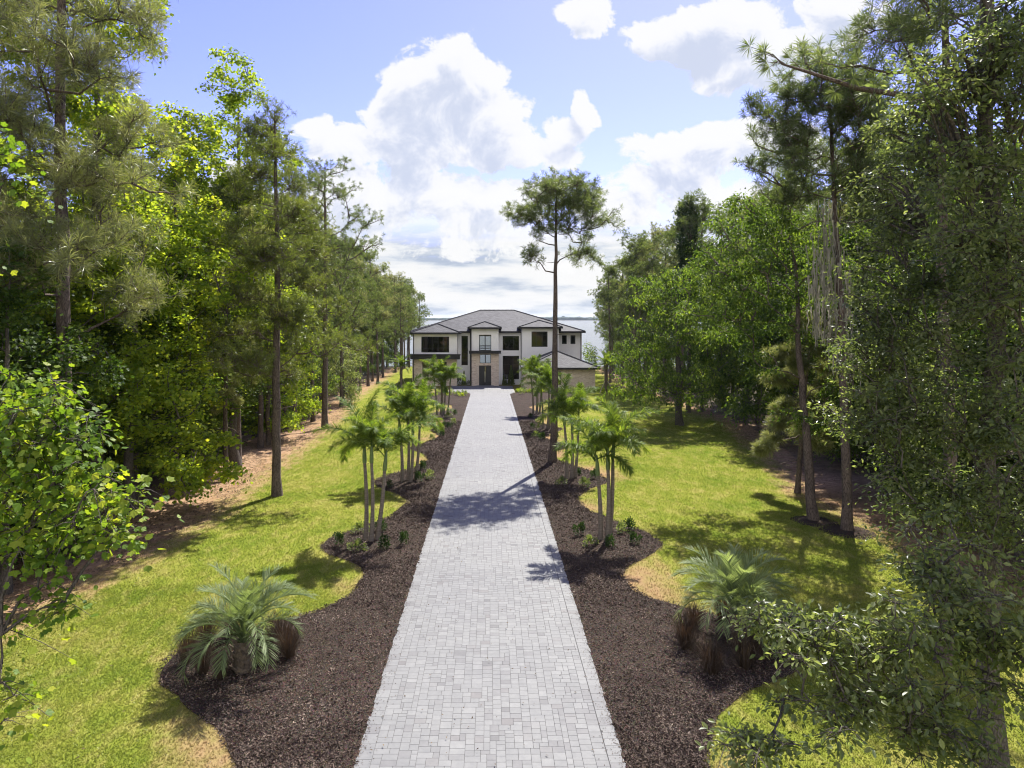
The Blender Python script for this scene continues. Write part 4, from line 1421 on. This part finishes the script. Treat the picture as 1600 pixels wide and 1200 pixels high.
# mulch rings round their feet
for (xx, yy_, rr) in ((x, y, 1.1), (x2, y2, 1.0)):
    mb = MB(); a = np.linspace(0, 2 * PI, 28, endpoint=False); rj = rr * (1 + rng.normal(0, .06, 28))
    ring = np.stack([xx + np.cos(a) * rj, yy_ + np.sin(a) * rj], 1)
    rz_ = gz(ring[:, 0], ring[:, 1]) + .045
    V = np.concatenate([np.column_stack([ring, rz_]), [[xx, yy_, float(gz(xx, yy_)) + .17]]])
    mb.add(V, [(i, (i + 1) % 28, 28) for i in range(28)])
    tag(mb.build('mulch_ring', M['mulch'], smooth=True), kind='structure')
# hanging moss on the mossy pine
for j, (px0, py0, hh, nn) in enumerate([(1288, 385, 5.0, 170), (1305, 440, 4.6, 150), (1322, 480, 4.0, 120), (1276, 430, 3.4, 90)]):
    c = at(px0, py0, 28.9)
    mb = MB()
    for q in range(nn):
        p0 = c + np.array([rng.normal(0, .22), rng.normal(0, .3), rng.uniform(-.75, .4) * hh])
        L = rng.uniform(.3, 1.0)
        s = np.linspace(0, 1, 5)[:, None]
        P = p0 + np.array([rng.normal(0, .05), 0, -L]) * s + rng.normal(0, .02, (5, 3))
        w = .034 * (1 - s * .8) * nrm(np.array([rng.normal(), rng.normal(), 0]))
        V = np.concatenate([P - w, P + w])
        mb.add(V, [(i, i + 1, i + 6, i + 5) for i in range(4)])
    mb.tube([c + UP * .3 * hh * .5, c, c - UP * .7 * hh], [.03, .04, .02], 4)
    o = mb.build('hanging_moss', M['moss'])
    tag(o, ['grey moss hanging highest on the mossy pine trunk at right', 'long grey moss curtain on the middle of the mossy pine trunk', 'grey moss hanging on the right flank of the mossy pine', 'thin moss tufts on the left flank of the mossy pine'][j], 'moss', 'moss on the mossy pine')

# near trees on the right: oaks of small glossy leaves
def pix_blob(items, n):
    """crown masses given by where they stand: (px, py, distance, half-width px, half-height px, depth m)"""
    L = []
    for px, py, Yd, rx, ry, rd in items:
        c = at(px, py, Yd)
        L.append((c[0], c[1], c[2], rx * Yd / F, rd, ry * Yd / F))
    return L


bx, by = 9.35, 12.6
bz = float(gz(bx, by))
L = pix_blob([(1490, 150, 13, 120, 170, 1.6), (1570, 240, 11.6, 60, 260, .9), (1560, 620, 11.6, 60, 260, .9), (1560, 420, 12.5, 120, 190, 1.6), (1450, 420, 13.5, 110, 130, 1.5), (1400, 560, 14, 90, 120, 1.4), (1500, 640, 12.5, 140, 140, 1.6),
              (1440, 760, 12.5, 85, 110, 1.3), (1570, 800, 12, 90, 150, 1.3), (1400, 320, 14.5, 70, 90, 1.2), (1380, 500, 13.5, 60, 120, 1.1), (1390, 660, 13, 60, 90, 1.0), (1420, 200, 14, 60, 90, 1.1), (1590, 60, 12.5, 90, 140, 1.5)], 0)
L += pix_blob([(1335, 520, 13.8, 50, 70, .9), (1330, 640, 13.6, 45, 50, .8)], 0)
L += pix_blob([(1455, 120, 11.4, 60, 150, .7), (1575, 120, 11.2, 50, 180, .7), (1590, 480, 10.8, 50, 260, .6), (1490, 330, 11.4, 70, 130, .7)], 0)
C = in_lobes(L, 720, .2) - np.array([bx, by, bz])
OAK = broadleaf_mesh(20, C, 60, .105, 'oval', .19, .36, .4, .2, (-.012, 0), 'leaf_dark', 'grey_bark', 5, 1.3, wid=.85)
tree('oak_tree', OAK, 'nearest dark small-leaved oak filling the right side, thick trunk at lower right', bx, by)
L = pix_blob([(1290, 1000, 9.0, 110, 65, .8), (1400, 1010, 9.0, 90, 85, .8), (1480, 900, 9.5, 80, 120, .9), (1200, 965, 9.3, 70, 45, .6), (1330, 1100, 8.6, 120, 45, .7), (1190, 1160, 8.4, 60, 28, .5), (1450, 1120, 8.8, 80, 50, .8), (1560, 1010, 9.2, 60, 120, .9)], 0)
bx, by = 9.9, 10.2
bz = float(gz(bx, by))
C = in_lobes(L, 190, .15) - np.array([bx, by, bz])
OAK2 = broadleaf_mesh(13, C, 50, .105, 'oval', .20, .30, .4, .2, (.004, 0), 'leaf_dark', 'grey_bark', 7, 1.2, wid=.85)
tree('oak_tree', OAK2, 'oak at right picture edge whose low branch reaches over the right pindo palm', bx, by)
# the near pine whose bough reaches left against the sky
bx, by = 11.4, 17.2
PN = pine2_mesh(22, pine_lobes(22, .66, 3.4, 9), 90, 7, .17, .38, 44, .017, (-.02, 0), 'needle', 4, .2, .65)
r = tree('pine_tree', PN, 'near pine behind the oak whose bare-tipped bough reaches left against the sky', bx, by, 0)
bz = float(gz(bx, by))
tb, cm = MB(), MB()
pts = np.array([at(1500, 175, by), at(1420, 150, by), at(1340, 138, by - .3), at(1270, 115, by - .5), at(1222, 100, by - .6), at(1207, 84, by - .6)]) - np.array([bx, by, bz - .05])
tb.tube(pts, [.09, .075, .06, .04, .025, .008], 6)
tips = []
for s in np.linspace(.25, .97, 15):
    b0 = lerp_path(pts, s)
    d = nrm(np.array([rng.uniform(-1, .4), rng.uniform(-.6, .6), rng.uniform(-.7, .9)]))
    e = b0 + d * rng.uniform(.25, .7)
    tb.tube([b0, e], [.015, .006], 4)
    tips.append((e, d))
pos = np.repeat(np.array([t[0] for t in tips]), 60, 0)
dd = np.repeat(np.array([t[1] for t in tips]), 60, 0) * .7 + rdir(len(pos)) * .9
needles(cm, pos, dd, .34 * rng.uniform(.7, 1.1, len(pos)), .016, .12)
bo = tb.build('bough', M['pine_bark'], r, True)
cm.build('bough_needles', M['needle'], bo)

# near sycamore, its trunk left of the frame, its leaves hanging in from the left
bx, by = -9.8, 9.5
bz = float(gz(bx, by))
L = pix_blob([(60, 720, 9.3, 110, 110, .9), (130, 800, 9.0, 80, 60, .7), (40, 620, 9.6, 70, 60, .7), (100, 660, 9.4, 60, 50, .6), (180, 745, 9.2, 40, 50, .5), (-40, 760, 9.4, 100, 130, 1.0), (60, 830, 9.0, 60, 40, .5), (-150, 700, 9.5, 140, 200, 1.3)], 0)
C = in_lobes(L, 150, .2)
ex = [at(78, 905, 8.8), at(92, 930, 8.8), at(70, 870, 8.8), at(98, 948, 8.8), at(8, 975, 8.6), at(0, 1060, 8.4), at(22, 1080, 8.4), at(5, 1120, 8.4), at(0, 235, 9.8), at(6, 275, 9.8), at(-10, 200, 9.8), at(-40, 400, 9.6)]
C = np.concatenate([C, np.array(ex)]) - np.array([bx, by, bz])
SY = broadleaf_mesh(15, C, 36, .11, 'maple', .24, .36, .6, .35, (0, 0), 'leaf_yellow', 'grey_bark', 6, .95, wid=1.05)
tree('sycamore_tree', SY, 'nearest yellow-green large-leaved tree hanging in from the left edge', bx, by)

# ---------------------------------------------------------------- palms
foxtail(578, 850, 'three-trunked foxtail palm nearest the camera in the left bed', [(-.18, .1, 0, .3, 1.0, (0, -.02)), (.06, -.1, 2, 1.5, .93, (.02, .01)), (.24, .12, 1, 4.0, 1.0, (0, .10))])
foxtail(638, 756, 'dense foxtail palm second from the camera in the left bed', [(-.32, .0, 1, 2.3, 1.0, (0, -.06)), (-.05, .2, 2, .5, 1.0, (0, 0)), (.15, -.2, 3, 3.5, 1.0, (0, .03)), (.34, .2, 0, 5.0, .95, (0, .08))])
foxtail(690, 651, 'wide foxtail palm clump near the house in the left bed', [(-.45, 0, 0, 1.3, 1.0, (0, -.08)), (-.1, .4, 2, .2, 1.0, (0, 0)), (.2, -.2, 1, 3.5, 1.0, (0, .05)), (.5, .2, 2, 5.0, .9, (0, .10)), (.1, -.5, 3, 2.0, .9, (.05, 0))])
foxtail(946, 850, 'foxtail palm nearest the camera in the right bed with two splayed trunks', [(-.16, .1, 3, 2.6, 1.0, (0, -.06)), (.05, -.1, 1, 1.1, 1.03, (0, .0)), (.14, .1, 2, 3.3, .97, (.0, .05))])
foxtail(892, 751, 'foxtail palm second from the camera in the right bed', [(-.22, .0, 0, .7, .98, (0, -.05)), (.02, -.15, 3, 2.5, 1.0, (0, 0)), (.22, .1, 2, 4.4, .93, (0, .06))])
foxtail(852, 673, 'foxtail palm directly beside the lone pine trunk in the right bed', [(-.2, .0, 1, .2, 1.0, (0, -.05)), (.15, -.15, 0, 1.9, 1.0, (0, .04)), (.3, .2, 3, 3.7, 1.0, (0, .08))])
foxtail(838, 649, 'foxtail palm nearest the house in the right bed', [(-.3, .0, 2, 5.2, 1.0, (0, -.06)), (.0, -.15, 0, .9, 1.0, (0, 0)), (.3, .1, 1, 2.4, 1.0, (0, .06)), (.1, .4, 2, 3.9, 1.0, (0, .0))])

PI_M = pindo_meshes()
for (px, py, lab, rz, sc) in ((380, 1058, 'grey-green pindo palm with arching fronds in the left mulch bed', 0, 1.0), (1150, 1012, 'grey-green pindo palm behind the oak branch in the right mulch bed', 1.2, 1.05)):
    x, y = gp(px, py)
    tree('pindo_palm', PI_M, lab, x, y, rz, 'pindo palms in the mulch beds', sc, 'palm tree')
DM = date_meshes()
for (px, py, lab, rz, sc) in ((627, 606, 'braced date palm left of the house front', .3, .95), (947, 614, 'braced date palm right of the brick garage wing', 1.3, 1.12)):
    x, y = gp(px, py)
    r = tree('date_palm', DM[:2], lab, x, y, rz, 'braced date palms beside the house', sc, 'palm tree')
    for k in range(3):
        b = link('support_brace', DM[2], r); b.rotation_euler = (0, 0, k * 2.094 + .3)

# ---------------------------------------------------------------- low planting
GRASS = [tuft_mesh(), tuft_mesh(220, .75, .65), tuft_mesh(300, .95, .8)]


def put_mesh(name, me, px, py, label, cat, group, sc=1.0):
    x, y = gp(px, py)
    o = link(name, me)
    o.location = (x, y, float(gz(x, y)) + .06)
    o.rotation_euler = (0, 0, rng.uniform(0, 6.28))
    o.scale = (sc * rng.uniform(.9, 1.1),) * 3
    return tag(o, label, cat, group)


for i, (px, py) in enumerate([(292, 1042), (318, 1058), (322, 1016), (345, 1066), (412, 1044), (440, 1018), (452, 1036), (425, 1000), (362, 1004)]):
    put_mesh('fountain_grass', GRASS[i % 3], px, py, 'purple-brown fountain grass clump at the foot of the left pindo palm', 'ornamental grass', 'fountain grass round the left pindo palm', .82)
for i, (px, py) in enumerate([(1072, 1022), (1086, 985), (1112, 1060), (1165, 1052), (1190, 1030), (1130, 975), (1185, 990)]):
    put_mesh('fountain_grass', GRASS[i % 3], px, py, 'purple-brown fountain grass clump at the foot of the right pindo palm', 'ornamental grass', 'fountain grass round the right pindo palm', .85)
SH = [shrub_mesh(.2, .66, 330, .085, 'vine'), shrub_mesh(.26, .52, 340, .08, 'leaf_dark'), shrub_mesh(.18, .55, 260, .08, 'vine')]
front = [(530, 858, 'small upright shrub at the left rim of the nearest left palm bed'), (556, 868, 'small dark shrub just left before the nearest left palm'), (600, 864, 'small shrub just right of the nearest left palm trunks'),
         (631, 857, 'small shrub near the driveway beside the nearest left palm'), (564, 838, 'small shrub behind left of the nearest left palm'), (598, 836, 'small shrub behind right of the nearest left palm'),
         (905, 842, 'small shrub left of the nearest right palm'), (921, 858, 'small shrub before the nearest right palm trunks'), (954, 862, 'small shrub at the foot of the nearest right palm'), (992, 856, 'small shrub at the right rim of the nearest right palm bed'),
         (972, 838, 'small shrub behind right of the nearest right palm'), (986, 833, 'small shrub farthest behind right of the nearest right palm'),
         (655, 757, 'small shrub right of the second left palm'), (672, 752, 'small shrub near the driveway beside the second left palm'), (610, 765, 'small shrub left of the second left palm'), (661, 738, 'small shrub behind the second left palm'),
         (878, 762, 'small shrub left of the second right palm'), (903, 746, 'small shrub behind the second right palm'), (927, 752, 'small shrub at the right rim of the second right palm bed'), (915, 764, 'small shrub before the second right palm')]
for i, (px, py, lab) in enumerate(front):
    put_mesh('shrub', SH[i % 3], px, py, lab, 'shrub', 'small shrubs in the palm beds', rng.uniform(.85, 1.1))
for i, (px, py) in enumerate([(676, 672), (684, 676), (693, 668), (702, 672), (708, 664), (664, 668), (655, 655), (700, 655), (712, 650), (832, 672), (842, 662), (828, 655), (846, 690), (838, 686), (860, 664), (868, 690), (676, 690), (690, 684)]):
    put_mesh('shrub', SH[i % 3], px, py, 'tiny dark shrub far up the mulch bed towards the house', 'shrub', 'tiny shrubs far up the mulch beds', rng.uniform(.8, 1.15))
HED = [shrub_mesh(.45, .75, 420, .11, 'leaf_mid'), shrub_mesh(.4, .6, 380, .10, 'leaf_bright'), shrub_mesh(.42, .9, 420, .10, 'leaf_dark')]
for i, px in enumerate(range(650, 732, 7)):
    put_mesh('shrub', HED[i % 3], px + rng.normal(0, 1.5), 620 + rng.normal(0, 1.2), 'low shrub in the planting strip left of the entrance court', 'shrub', 'shrub strip left of the entrance', .9)
for i, px in enumerate(range(806, 934, 7)):
    put_mesh('shrub', HED[(i + 1) % 3], px + rng.normal(0, 1.5), 615.5 + rng.normal(0, 1.2), 'low shrub in the planting strip before the brick garage wing', 'shrub', 'shrub strip before the garage wing', .9)
for i, px in enumerate(range(612, 646, 6)):
    put_mesh('shrub', HED[2], px, 607 + rng.normal(0, .8), 'dark low shrub round the foot of the left date palm', 'shrub', 'shrubs round the left date palm', .8)
for i, px in enumerate((936, 942, 953, 960)):
    put_mesh('shrub', HED[i % 3], px, 614, 'low shrub round the foot of the right date palm', 'shrub', 'shrubs round the right date palm', 1.0)
CY = MB()
n = 1500
z = 2.1 * rng.uniform(0, 1, n) ** 1.3; a = rng.uniform(0, 6.28, n)
rr = .38 * (1 - z / 2.15) * rng.uniform(.5, 1.05, n) + .02
leaves(CY, np.stack([np.cos(a) * rr, np.sin(a) * rr, z + .1], 1), np.stack([np.cos(a) * .4, np.sin(a) * .4, 0 * a + 1], 1), rdir(n), .13, 'diamond')
CY = CY.mesh('cypress', M['leaf_dark'])
for px, Yd, lab, sc in ((725, 104.8, 'narrow dark cypress cone left of the front door', 1.0), (798.5, 104.9, 'tall dark cypress cone before the right ground-floor window', 1.35), (787, 104.9, 'small dark cypress left before the right ground-floor window', .7), (790.5, 104.9, 'smallest dark cypress before the right ground-floor window', .55)):
    x = (px - VX) * Yd / F
    o = link('cypress_shrub', CY); o.location = (x, Yd, float(gz(x, Yd))); o.scale = (sc, sc, sc)
    tag(o, lab, 'shrub', 'cypresses against the house front')
for px, lab in ((716, 'round pale shrub by the corner of the left brick wall'), (733, 'low dark shrub left of the entrance brick pier')):
    x = (px - VX) * 104.6 / F
    o = link('shrub', HED[0] if px < 720 else HED[2]); o.location = (x, 104.6, float(gz(x, 104.6))); o.scale = (1.6, 1.2, 2.0) if px < 720 else (1, 1, .9)
    tag(o, lab, 'shrub')
# bushes beyond the house on the right and along the wood edges
BU = [shrub_mesh(1.3, 2.2, 1500, .20, 'leaf_mid'), shrub_mesh(1.0, 1.5, 1200, .18, 'leaf_dark'), shrub_mesh(.8, 1.1, 800, .16, 'leaf_bright')]
x, y = 16.6, 112
o = link('shrub', shrub_mesh(1.4, 6.2, 1500, .22, 'leaf_mid')); o.location = (x, y, float(gz(x, y))); tag(o, 'tall loose bush by the lake right behind the house corner', 'shrub')
for i in range(46):
    y = rng.uniform(17, 120); x = float(OUTL(y)) - rng.uniform(4.2, 11)
    o = link('shrub', BU[i % 3]); o.location = (x, y, float(gz(x, y)) - .1); o.rotation_euler = (0, 0, rng.uniform(0, 6)); o.scale = (rng.uniform(.6, 1.2),) * 3
    tag(o, 'leafy bush in the undergrowth along the left wood', 'shrub', 'bushes along the left wood')
for i in range(44):
    y = rng.uniform(14, 125); x = float(OUTR(y)) + rng.uniform(3.5, 10) + (1.5 if y > 60 else 0)
    o = link('shrub', BU[i % 3]); o.location = (x, y, float(gz(x, y)) - .1); o.rotation_euler = (0, 0, rng.uniform(0, 6)); o.scale = (rng.uniform(.6, 1.2),) * 3
    tag(o, 'leafy bush in the undergrowth along the right wood', 'shrub', 'bushes along the right wood')
# ---------------------------------------------------------------- sun, sky, camera
SD = nrm(np.array([.395, .919, 0])) * math.cos(math.radians(52)) + UP * math.sin(math.radians(52))
ld = bpy.data.lights.new('sun', 'SUN')
ld.energy = SUN
ld.angle = math.radians(.5)
ld.color = (1, .955, .88)
lo = link('sun', ld)
from mathutils import Vector
lo.rotation_euler = Vector(SD).to_track_quat('Z', 'Y').to_euler()
lo.location = (20, 40, 60)

W = bpy.data.worlds.new('World')
SC.world = W
W.use_nodes = True
nt = W.node_tree
for n in list(nt.nodes):
    nt.nodes.remove(n)
wout = nt.nodes.new('ShaderNodeOutputWorld')
sky = nt.nodes.new('ShaderNodeTexSky')
sky.sky_type = 'NISHITA'
sky.sun_disc = False
sky.sun_elevation = math.radians(52)
sky.sun_rotation = math.atan2(.395, .919)
sky.altitude = 50
sky.air_density = 1.0
sky.dust_density = .5
sky.ozone_density = 5.0
bg = nd(nt, 'Background', {'Color': mixc(nt, 1.0, sky.outputs[0], (.78, .60, .93), 'MULTIPLY'), 'Strength': SKY})

# cumulus: puffs of fractal density round the places where the big clouds stand in this sky
tc = nd(nt, 'TexCoord')
sp = nd(nt, 'SeparateXYZ', {0: tc.outputs['Generated']})
yy_ = mth(nt, 'MAXIMUM', mth(nt, 'ABSOLUTE', sp.outputs[1]), .02)
U0 = mth(nt, 'DIVIDE', sp.outputs[0], yy_)
V0 = mth(nt, 'DIVIDE', sp.outputs[2], yy_)
PUFF = [(690, 160, 88, 84, 1.0), (625, 225, 80, 76, .9), (760, 205, 76, 66, .95), (550, 235, 84, 42, .85), (490, 205, 44, 28, .75), (650, 320, 165, 62, .85), (845, 230, 52, 40, .85), (905, 168, 22, 30, .75), (868, 200, 40, 26, .75),
        (1055, 245, 95, 46, .95), (1140, 228, 85, 42, .95), (1230, 240, 100, 46, .85), (1010, 285, 84, 34, .8), (1120, 45, 110, 40, 1.0), (1210, 95, 105, 48, 1.0), (1310, 30, 90, 60, .8), (1030, 40, 46, 20, .8), (915, 16, 44, 38, .95),
        (330, 310, 150, 46, .75), (790, 320, 150, 46, .8), (1120, 320, 150, 46, .85), (560, 300, 110, 38, .7), (920, 330, 100, 36, .7), (720, 385, 130, 30, .6), (900, 395, 110, 26, .55)]


def density(u, v, det, full=True):
    cv = nd(nt, 'CombineXYZ', {0: u, 1: v, 2: .0}).outputs[0]
    wn = nd(nt, 'TexNoise', {'Vector': cv, 'Scale': 6.0, 'Detail': 2.0, 'Roughness': .5}).outputs[1]
    wv = nd(nt, 'VectorMath', {0: wn, 1: (.5, .5, .5)}, operation='SUBTRACT').outputs[0]
    cw = nd(nt, 'VectorMath', {0: wv, 1: (.11, .11, 0), 2: cv}, operation='MULTIPLY_ADD').outputs[0]
    best = None
    for px, py, rx, ry, k in PUFF:
        sx, sy = F / rx, F / ry
        q = nd(nt, 'VectorMath', {0: cw, 1: (sx, sy, 0), 2: (-(px - VX) / F * sx, -(HY - py) / F * sy, 0)}, operation='MULTIPLY_ADD').outputs[0]
        d = nd(nt, 'VectorMath', {0: q, 1: q}, operation='DOT_PRODUCT').outputs['Value']
        g = mth(nt, 'MULTIPLY_ADD', d, -.42, k)
        best = g if best is None else mth(nt, 'MAXIMUM', best, g)
    best = mth(nt, 'MAXIMUM', best, -.6)
    n1 = nd(nt, 'TexNoise', {'Vector': cw, 'Scale': 11.0, 'Detail': det, 'Roughness': .65}).outputs[0]
    return mth(nt, 'MULTIPLY_ADD', mth(nt, 'SUBTRACT', n1, .5), 2.2, best)


d0 = density(U0, V0, 8.0)
d1 = density(mth(nt, 'ADD', U0, .010), mth(nt, 'ADD', V0, .032), 6.0)
cov = nd(nt, 'MapRange', {0: d0, 1: .39, 2: .56}, interpolation_type='SMOOTHSTEP').outputs[0]
shade = nd(nt, 'MapRange', {0: d1, 1: .38, 2: 1.12}, interpolation_type='SMOOTHSTEP').outputs[0]
# layers of flat cloud thicken towards the horizon
lay = nd(nt, 'CombineXYZ', {0: mth(nt, 'MULTIPLY', U0, 4.0), 1: mth(nt, 'MULTIPLY', V0, 20.0), 2: 3.0}).outputs[0]
ln = nd(nt, 'TexNoise', {'Vector': lay, 'Scale': 1.3, 'Detail': 8.0, 'Roughness': .58}).outputs[0]
low = nd(nt, 'MapRange', {0: V0, 1: .02, 2: .235, 3: 1.0, 4: 0.0}, interpolation_type='SMOOTHSTEP').outputs[0]
lcov = mth(nt, 'MULTIPLY', nd(nt, 'MapRange', {0: mth(nt, 'ADD', ln, mth(nt, 'MULTIPLY', low, .55)), 1: .52, 2: .82}, interpolation_type='SMOOTHSTEP').outputs[0], mth(nt, 'MULTIPLY', low, 1.6, clamp=True), clamp=True)
lsh = nd(nt, 'MapRange', {0: ln, 1: .36, 2: .58}, interpolation_type='SMOOTHSTEP').outputs[0]
ccol = ramp(nt, shade, [(0, (1.0, 1.0, 1.0)), (.35, (.97, .975, .99)), (.7, (.80, .84, .94)), (1, (.66, .72, .86))])
lcol = ramp(nt, lsh, [(0, (.50, .58, .72)), (.4, (.78, .83, .90)), (.75, (.95, .96, .98)), (1, (1, 1, 1))])
cb_ = nd(nt, 'Background', {'Color': ccol, 'Strength': CLOUD})
lb_ = nd(nt, 'Background', {'Color': lcol, 'Strength': CLOUD * .97})
m1 = nd(nt, 'MixShader', {0: lcov, 1: bg.outputs[0], 2: lb_.outputs[0]})
m2 = nd(nt, 'MixShader', {0: mth(nt, 'MULTIPLY', cov, .97), 1: m1.outputs[0], 2: cb_.outputs[0]})
# unseen bright cloud added behind the viewpoint to fill shaded house and foliage fronts
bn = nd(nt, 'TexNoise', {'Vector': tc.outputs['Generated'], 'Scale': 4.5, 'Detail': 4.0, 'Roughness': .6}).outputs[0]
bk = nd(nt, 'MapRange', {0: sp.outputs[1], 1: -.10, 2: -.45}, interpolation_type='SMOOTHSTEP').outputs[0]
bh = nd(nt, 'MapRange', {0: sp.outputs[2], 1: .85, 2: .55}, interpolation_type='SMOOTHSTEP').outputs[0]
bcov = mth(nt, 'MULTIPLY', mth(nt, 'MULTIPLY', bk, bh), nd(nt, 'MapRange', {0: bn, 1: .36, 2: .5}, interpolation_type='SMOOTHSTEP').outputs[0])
bb_ = nd(nt, 'Background', {'Color': (1.0, .97, .93, 1), 'Strength': FILL_BANK})
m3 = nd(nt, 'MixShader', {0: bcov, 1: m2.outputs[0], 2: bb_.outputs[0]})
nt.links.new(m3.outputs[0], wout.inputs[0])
W.cycles.sampling_method = 'MANUAL'
W.cycles.sample_map_resolution = 512

cd = bpy.data.cameras.new('camera')
cd.sensor_width = 36
cd.lens = F / 1600 * 36
cd.shift_x = (800 - VX) / 1600
cd.shift_y = -(600 - HY) / 1600
cd.clip_start = .1
cd.clip_end = 20000
co = link('camera', cd)
co.location = (0, 0, CAMZ)
co.rotation_euler = (PI / 2, 0, 0)
SC.camera = co

SC.view_settings.view_transform = 'Standard'
SC.view_settings.look = 'None'
SC.view_settings.exposure = EXPO
SC.view_settings.gamma = 1
SC.cycles.use_denoising = DENO
SC.cycles.denoising_prefilter = 'ACCURATE'
SC.cycles.denoising_input_passes = 'RGB_ALBEDO_NORMAL'
SC.cycles.max_bounces = 6
SC.cycles.diffuse_bounces = 2
SC.cycles.use_adaptive_sampling = True
SC.cycles.adaptive_threshold = .006
SC.cycles.glossy_bounces = 3
SC.cycles.transmission_bounces = 4
SC.cycles.transparent_max_bounces = 8
SC.cycles.sample_clamp_indirect = 2.0
SC.cycles.sample_clamp_direct = 5.0
SC.cycles.blur_glossy = 1.0
SC.cycles.filter_width = 1.1
